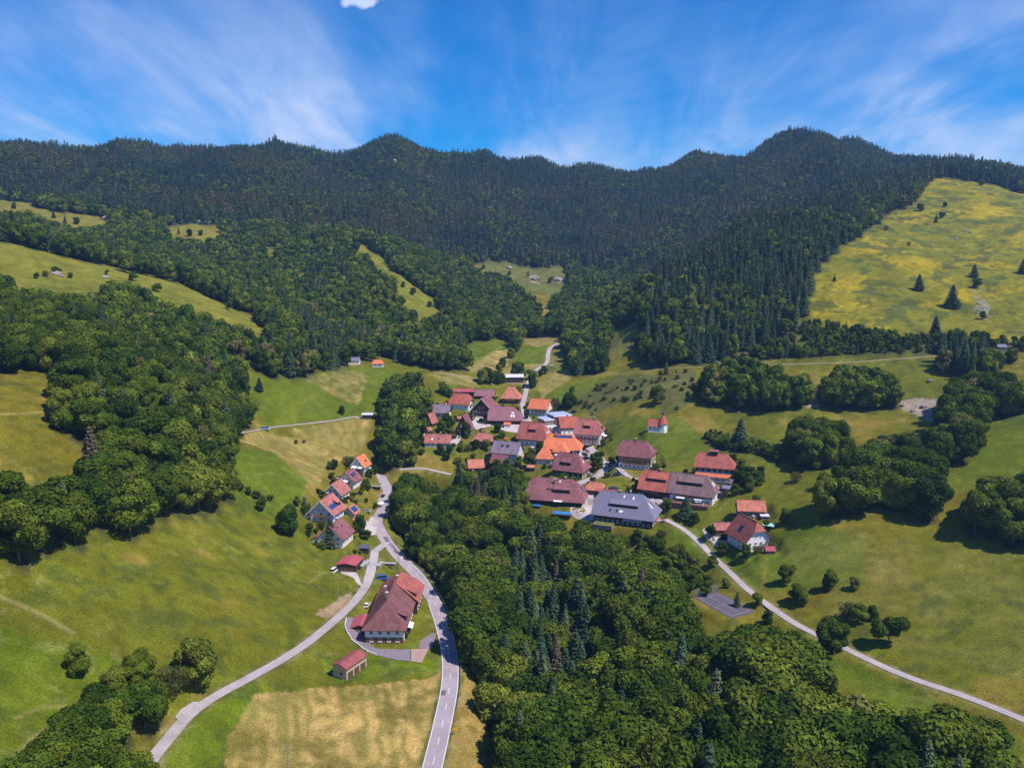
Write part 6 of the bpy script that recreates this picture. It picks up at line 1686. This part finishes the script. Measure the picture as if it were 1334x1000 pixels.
MID_B = [broad_crown('crown', 1500, 0.72, 200 + i, M_BROAD, squat=(1.0, 1.2, 0.85, 1.1, 0.95)[i]) for i in range(5)]
LO_B = [broad_crown('crown', 420, 1.25, 300 + i, M_BROAD, squat=(1.0, 1.2, 0.9, 1.1)[i]) for i in range(4)]
HI_D = [broad_crown('crown', 8200, 0.33, 400 + i, M_DENSE, squat=0.85, low=0.04) for i in range(2)]
HI_S = [broad_crown('crown', 3200, 0.34, 500 + i, M_SHRUB, squat=1.25, low=0.02, gaps=0.25) for i in range(2)]
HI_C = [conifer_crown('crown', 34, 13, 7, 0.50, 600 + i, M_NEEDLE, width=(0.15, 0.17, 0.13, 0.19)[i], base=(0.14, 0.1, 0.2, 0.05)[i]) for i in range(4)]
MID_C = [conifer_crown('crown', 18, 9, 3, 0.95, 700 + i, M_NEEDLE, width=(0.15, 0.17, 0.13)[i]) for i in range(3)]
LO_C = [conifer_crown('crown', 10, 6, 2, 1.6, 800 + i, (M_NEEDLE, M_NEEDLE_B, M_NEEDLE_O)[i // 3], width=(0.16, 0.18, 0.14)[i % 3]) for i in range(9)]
TR_B = [trunk_mesh('trunk', 16, 0.34, 0.72, 6, 1 + i) for i in range(3)]
TR_C = [trunk_mesh('trunk', 20, 0.27, 0.97, 0, 9 + i) for i in range(2)]

def put_tree(name, x, y, z, h, crown, trunk, href, label, cat, group, wide=1.0):
    o = empty(name, (x, y, z), random.uniform(0, 6.28))
    s = h / href
    o.scale = (s * wide, s * wide, s)
    tag(o, label, cat, group)
    c = obj('crown', crown, o)
    if trunk is not None: obj('trunk', trunk, o)
    return o
PLACES = {
 'forest':  ('broadleaf tree in the wood covering the steep slope left of the hay meadow', 'spruce in the wood covering the valley side above the village', 'trees of the hillside woods'),
 'ravine':  ('broadleaf tree in the wood filling the ravine between main road and village', 'tall spruce in the wood filling the ravine between main road and village', 'trees of the ravine wood'),
 'slope':   ('broadleaf tree in the belts of wood crossing the meadows on the chapel side', 'spruce in the belts of wood crossing the meadows on the chapel side', 'trees of the meadow belts'),
 'band':    ('bushy low tree in the scrub along the hillside track', 'spruce in the grove above the hillside track', 'trees along the hillside track'),
 'hedge':   ('dense green bush in the hedge across the meadow below the chapel slope', 'small spruce in the hedge across the meadow', 'hedge bushes below the chapel slope'),
 'corner':  ('leafy tree in the dark copse beside the bend of the side lane', 'spruce in the copse beside the side lane', 'trees of the copse by the side lane'),
}
allt = np.array([(t[0], t[1], t[2], t[3], t[4]) for t in TREES])
tu, tv, td = project(allt[:, 0], allt[:, 1], allt[:, 2] + allt[:, 3] * 0.6)
inframe = (tu > -10) & (tu < 1344) & (tv > 0) & (tv < 1010)
app = allt[:, 3] / td * np.where(inframe, 1, 0)
single_flag = np.zeros(len(allt), bool)
for kd, cnt in ((0, 300), (1, 300)):
    o = np.nonzero(allt[:, 4] == kd)[0]
    single_flag[o[np.argsort(-app[o])[:cnt]]] = True
SHORT = {'farm': 'the big brown roofed farmhouse', 'garages': 'the beige garage block', 'h_conif': 'the cream plum roofed house', 'h_solar': 'the solar roofed house', 'h_pink': 'the cream rose roofed house',
 'h_purp': 'the house with the orange balcony', 'h_blue': 'the blue gabled house', 'b_half': 'the red half hipped house', 'b_gable': 'the great timber gable', 'b_hip': 'the long dusty rose roof', 'b_pyr': 'the salmon pyramid roof',
 'b_viol': 'the violet grey roofed house', 'b_steep': 'the steep dark gable', 'b_bung': 'the long bungalow', 'b_pav': 'the pavilion bungalow', 'b_pale': 'the pale blue house', 'b_cabin': 'the ravine cabin', 'c_chal': 'the chalet',
 'c_hall': 'the flat roofed hall', 'c_bal': 'the guest house', 'c_half': 'the farmhouse on the square', 'c_orng': 'the orange roofed inn', 'c_tow': 'the orange pyramid house', 'c_plum': 'the house with two dormers',
 'd_purp': 'the wide plum roofed farmhouse', 'd_grey': 'the slate grey farmhouse', 'e_brown': 'the honey brown house', 'e_red': 'the red half of the double farmhouse', 'e_grey': 'the grey half of the double farmhouse',
 'e_white': 'the tall white house', 'e_barn': 'the salmon roofed wood store', 'e_gab': 'the white gabled house', 'chapel': 'the chapel', 'f_far': 'the far orange roofed house', 'f_barn': 'the pale roofed barn'}
MARKS = [(SHORT[k], HB[k]['loc'][0], HB[k]['loc'][1]) for k in SHORT]
for nm_, (u_, v_) in {'the games court': (940, 795), 'the yellow road sign': (593, 957), 'the guard rail bend': (592, 850), 'the lower end of the valley lane': (1250, 905), 'the scree below the track': (1200, 535),
                      'the yellow hillside': (1100, 400), 'the steep left meadow': (150, 740), 'the upper left meadow': (40, 560), 'the bright green meadow': (400, 510), 'the copse by the side lane': (190, 920),
                      'the grassy spur': (150, 360), 'the hay field': (430, 950), 'the hillside track': (1080, 473), 'the lane dashes above the farmhouse': (520, 715), 'the fields above the village': (690, 470)}.items():
    g_ = ground(u_, v_); MARKS.append((nm_, g_[0], g_[1]))
def near_mark(x, y):
    return min(MARKS, key=lambda m: (m[1] - x) ** 2 + (m[2] - y) ** 2)[0]
for i in np.nonzero(single_flag)[0]:
    x, y, z, h, kd, place = TREES[i]
    lb, lc, gp = PLACES[place]
    wd_ = random.uniform(.9, 1.38) if kd == 0 else random.uniform(.85, 1.25)
    size_ = ('tall ' if h > 17 else 'low ' if h < 13 else 'middling ') if kd == 0 else ('tall ' if h > 23 else 'short ' if h < 18 else 'middling ')
    size_ += 'broad ' if wd_ > 1.06 else 'narrow '
    wood_ = {'forest': 'hillside wood', 'ravine': 'ravine wood', 'slope': 'meadow tree belts', 'band': 'scrub by the track', 'hedge': 'meadow hedge', 'corner': 'lane copse'}[place]
    lb = size_ + 'leafy tree of the ' + wood_ + ' nearest ' + near_mark(x, y)
    lc = size_ + 'spruce of the ' + wood_ + ' nearest ' + near_mark(x, y)
    if kd == 0:
        if h < 8: put_tree('bush', x, y, z, h, random.choice(HI_B), None, 16, lb.replace('leafy tree', 'bush'), 'bush', gp, 1.25)
        else: put_tree('broadleaf_tree', x, y, z, h, random.choice(HI_B), random.choice(TR_B), 16, lb, 'tree', gp + ', broadleaf', wd_)
    else:
        put_tree('spruce_tree', x, y, z, h, random.choice(HI_C), random.choice(TR_C), 20, lc, 'tree', gp + ', spruce', wd_)

# the rest of the woods: one mass of broadleaf and one of spruce
def scatter(name, pts, protos, label, cat):
    """pts: rows x, y, z, scale, rotation, variant"""
    me = bpy.data.meshes.new(name)
    me.vertices.add(len(pts)); me.vertices.foreach_set('co', pts[:, :3].astype(np.float32).ravel())
    for nm, k in (('size', 3), ('turn', 4), ('variant', 5)):
        a = me.attributes.new(nm, 'FLOAT', 'POINT'); a.data.foreach_set('value', pts[:, k].astype(np.float32))
    o = obj(name, me)
    tag(o, label, cat, kind='stuff')
    ng = bpy.data.node_groups.new(name + '_nodes', 'GeometryNodeTree')
    ng.interface.new_socket('Geometry', in_out='INPUT', socket_type='NodeSocketGeometry')
    ng.interface.new_socket('Geometry', in_out='OUTPUT', socket_type='NodeSocketGeometry')
    N, Lk = ng.nodes, ng.links
    gi = N.new('NodeGroupInput'); go = N.new('NodeGroupOutput')
    def named(nm):
        q = N.new('GeometryNodeInputNamedAttribute'); q.data_type = 'FLOAT'; q.inputs['Name'].default_value = nm
        return q.outputs['Attribute']
    cx = N.new('ShaderNodeCombineXYZ'); Lk.new(named('turn'), cx.inputs['Z'])
    sz, va = named('size'), named('variant')
    jn = N.new('GeometryNodeJoinGeometry')
    for k, pm in enumerate(protos):
        po = bpy.data.objects.new('tree_form', pm)          # only a form for the mass, not linked to the scene
        inf = N.new('GeometryNodeObjectInfo'); inf.inputs['Object'].default_value = po
        inf.inputs['As Instance'].default_value = True
        cmp = N.new('FunctionNodeCompare'); cmp.data_type = 'FLOAT'; cmp.operation = 'EQUAL'
        Lk.new(va, cmp.inputs['A']); cmp.inputs['B'].default_value = float(k); cmp.inputs['Epsilon'].default_value = 0.1
        ip = N.new('GeometryNodeInstanceOnPoints')
        Lk.new(gi.outputs[0], ip.inputs['Points']); Lk.new(cmp.outputs['Result'], ip.inputs['Selection'])
        Lk.new(inf.outputs['Geometry'], ip.inputs['Instance'])
        Lk.new(cx.outputs[0], ip.inputs['Rotation']); Lk.new(sz, ip.inputs['Scale'])
        Lk.new(ip.outputs[0], jn.inputs[0])
    Lk.new(jn.outputs[0], go.inputs[0])
    md = o.modifiers.new('trees', 'NODES'); md.node_group = ng
    return o
rest = allt[~single_flag]
for kd, nm, label, protos, href, nv in (
        (0, 'broadleaf_wood', 'mass of broadleaf trees covering the lower hillsides round the valley', (HI_B, MID_B, LO_B), 16, None),
        (1, 'spruce_forest', 'dark mass of spruces covering the mountains up to the skyline', (HI_C, MID_C, LO_C), 20, None)):
    q = rest[rest[:, 4] == kd]
    n = len(q)
    b0, b1 = len(protos[0]), len(protos[0]) + len(protos[1])
    var = np.where(q[:, 1] < 430, rng.integers(0, len(protos[0]), n), np.where(q[:, 1] < 850, b0 + rng.integers(0, len(protos[1]), n), b1 + rng.integers(0, len(protos[2]), n)))
    if kd == 1:                                   # stands of different age and tone on the mountains
        st = fbm(q[:, 0] + 4000, q[:, 1], 150, 901, 3) + rng.normal(0, 0.035, n)
        s2 = fbm(q[:, 0] + 4000, q[:, 1] * 0.7, 90, 911, 3) + rng.normal(0, 0.04, n)
        tone_ = np.where(s2 > 0.60, 2, np.where(st > 0.50, 1, 0))
        var = np.where(q[:, 1] < 850, var, b1 + tone_ * 3 + rng.integers(0, 3, n))
    pts = np.column_stack([q[:, :3] - np.array([0, 0, 0.3]), q[:, 3] / href, rng.uniform(0, 6.28, n), var])
    scatter(nm, pts, [m for g in protos for m in g], label, 'forest')
    print(nm, n)

SINGLE_INFO = {
 'lane_tree': ('large round broadleaf tree beside the side lane', 'tree', None), 'lane_shrub': ('pale half bare shrub beside the round lane tree', 'shrub', None),
 'slope_tree': ('small dark tree alone on the steep meadow below the footpath', 'tree', None), 'slope_dense': ('dense dark egg shaped tree on the meadow above the solar roofed house', 'tree', None),
 'house_conifer': ('dark conifer in front of the plum roofed house by the road', 'tree', None), 'slope_small': ('small thin tree on the meadow near the wood edge', 'tree', None),
 'field_conifer': ('dark conifer alone on the bright green meadow', 'tree', None), 'field_bush': ('small bush on the mown fields by the farm track', 'bush', 'bushes on the mown fields'),
 'hedge_conifer': ('tall dark conifer rising from the hedge near the chapel', 'tree', None), 'terrace_conifer': ('dark conifer on the lawn below the terrace of the long farmhouse', 'tree', None),
 'chapel_tree': ('tree on the slope behind the chapel', 'tree', 'trees behind the chapel'), 'orchard': ('fruit tree on the meadow beside the valley lane', 'tree', 'fruit trees along the valley lane'),
 'hill_conifer': ('dark conifer alone on the yellow flowering hillside', 'tree', 'conifers on the yellow hillside'), 'hill_bush': ('bush on the upper part of the yellow hillside', 'bush', 'bushes on the yellow hillside'),
 'village_conifer': ('narrow conifer behind the flat roofed hall', 'tree', 'conifers behind the hall'), 'village_tree': ('leafy tree at the upper end of the village', 'tree', 'trees at the upper end of the village'),
 'field_tree': ('tree on the mown fields above the village', 'tree', 'trees on the fields above the village'), 'garden': ('shrub or small tree in a village garden', 'shrub', 'garden shrubs'),
 'street_tree': ('grey green tree at the bend of the village street', 'tree', 'trees at the street bend'), 'spur_bush': ('bush on the grassy spur above the left wood', 'bush', 'bushes on the grassy spur'),
 'glade_tree': ('small tree in a clearing below the mountain forest', 'tree', 'trees in the forest clearings'), 'strip_tree': ('small tree on the grass strip between the woods', 'tree', 'trees on the grass strip'),
 'slope_hedge': ('light green bush in the short row on the meadow by the wood edge', 'bush', 'bushes of the short meadow row'),
}
seen_lab = {}
for u, v, h, kd, pl in SINGLE:
    x, y, z = ground(u, v)
    lab, cat, gp = SINGLE_INFO[pl]
    if kd == 'c': cr, tr, href, nm, w = random.choice(HI_C), TR_C[0], 20, 'conifer_tree', (2.1 if pl in ('hill_conifer', 'hedge_conifer', 'field_conifer', 'terrace_conifer') else 1.5)
    elif kd == 'd': cr, tr, href, nm, w = random.choice(HI_D), TR_B[0], 16, 'garden_tree', 1.0
    elif kd == 's': cr, tr, href, nm, w = random.choice(HI_S), None, 16, 'shrub', 1.2
    else: cr, tr, href, nm, w = random.choice(HI_B), (TR_B[1] if h > 4.5 else None), 16, (('fruit_tree' if pl == 'orchard' else 'garden_tree' if pl == 'garden' else 'meadow_tree') if h > 4.5 else 'bush'), random.uniform(.95, 1.3)
    if gp:                                        # tell look-alikes apart by size and by what stands next to them
        form = {'conifer_tree': 'conifer', 'shrub': 'pale shrub', 'bush': 'bush', 'fruit_tree': 'fruit tree', 'garden_tree': 'garden tree', 'meadow_tree': 'leafy tree'}[nm]
        gp = 'lone trees and bushes near ' + near_mark(x, y)
        lab = ('big ' if h > 9 else 'small ' if h < 5 else 'medium ') + form + ' standing near ' + near_mark(x, y)
    put_tree(nm, x, y, z, h, cr, tr, href, lab, cat, gp, w)
for u, v, h in SHRUBS_ROUGH:
    x, y, z = ground(u, v)
    put_tree('shrub', x, y, z, h, random.choice(HI_S + HI_B[:2]), None, 16, 'low shrub scattered on the rough slope above the hall', 'shrub', 'shrubs on the rough slope', 1.5)

# shrubs and hedges in the village gardens
gr_ = random.Random(21)
for k in ('h_conif','h_solar','h_pink','h_purp','h_blue','b_half','b_gable','b_pyr','b_viol','b_dark','b_steep','b_bung','b_pav','b_pale','b_cabin','c_chal','c_bal','c_half','c_orng','c_tow','c_plum','d_purp','d_grey','e_brown','e_red','e_white','e_gab','farm'):
    hb_ = HB[k]
    made, tries = 0, 0
    while made < 9 and tries < 90:
        tries += 1
        a_ = gr_.uniform(0, 6.28); rr_ = max(hb_['L'], hb_['W']) * gr_.uniform(.6, .95) + 1.5
        x, y = hb_['loc'][0] + math.cos(a_) * rr_, hb_['loc'][1] + math.sin(a_) * rr_
        if k == 'farm': continue
        if nearest_clear(np.array([x]), np.array([y]))[0] < 1.8: continue
        h_ = gr_.choice((gr_.uniform(1.0, 2.2), gr_.uniform(1.5, 3.4), gr_.uniform(3.0, 5.0)))
        short_ = SHORT.get(k, 'the narrow dark cabin')
        put_tree('garden_shrub', x, y, ground_z(x, y), h_, gr_.choice(HI_B + HI_S), None, 16, ('tall ' if h_ > 2.4 else 'low ') + 'shrub in the garden of ' + short_, 'shrub', 'garden shrubs of the village', gr_.uniform(1.2, 1.9))
        made += 1
# ------------------------------------------------------------------ air over the valley
hz = bpy.data.materials.new('air'); hz.use_nodes = True
n, l = hz.node_tree.nodes, hz.node_tree.links
n.clear()
vo = n.new('ShaderNodeVolumePrincipled'); vo.inputs['Density'].default_value = 0.00011
vo.inputs['Color'].default_value = (0.32, 0.58, 1.0, 1); vo.inputs['Anisotropy'].default_value = 0.2
out = n.new('ShaderNodeOutputMaterial'); l.new(vo.outputs[0], out.inputs['Volume'])
a = MB(); zmin, zmax = float(GZ.min()) - 3, float(GZ.max()) + 60
a.box(-2500, 2500, -60, 2750, zmin, zmax)
tag(a.build('haze', hz), 'thin blue haze filling the valley air', 'haze', kind='stuff')
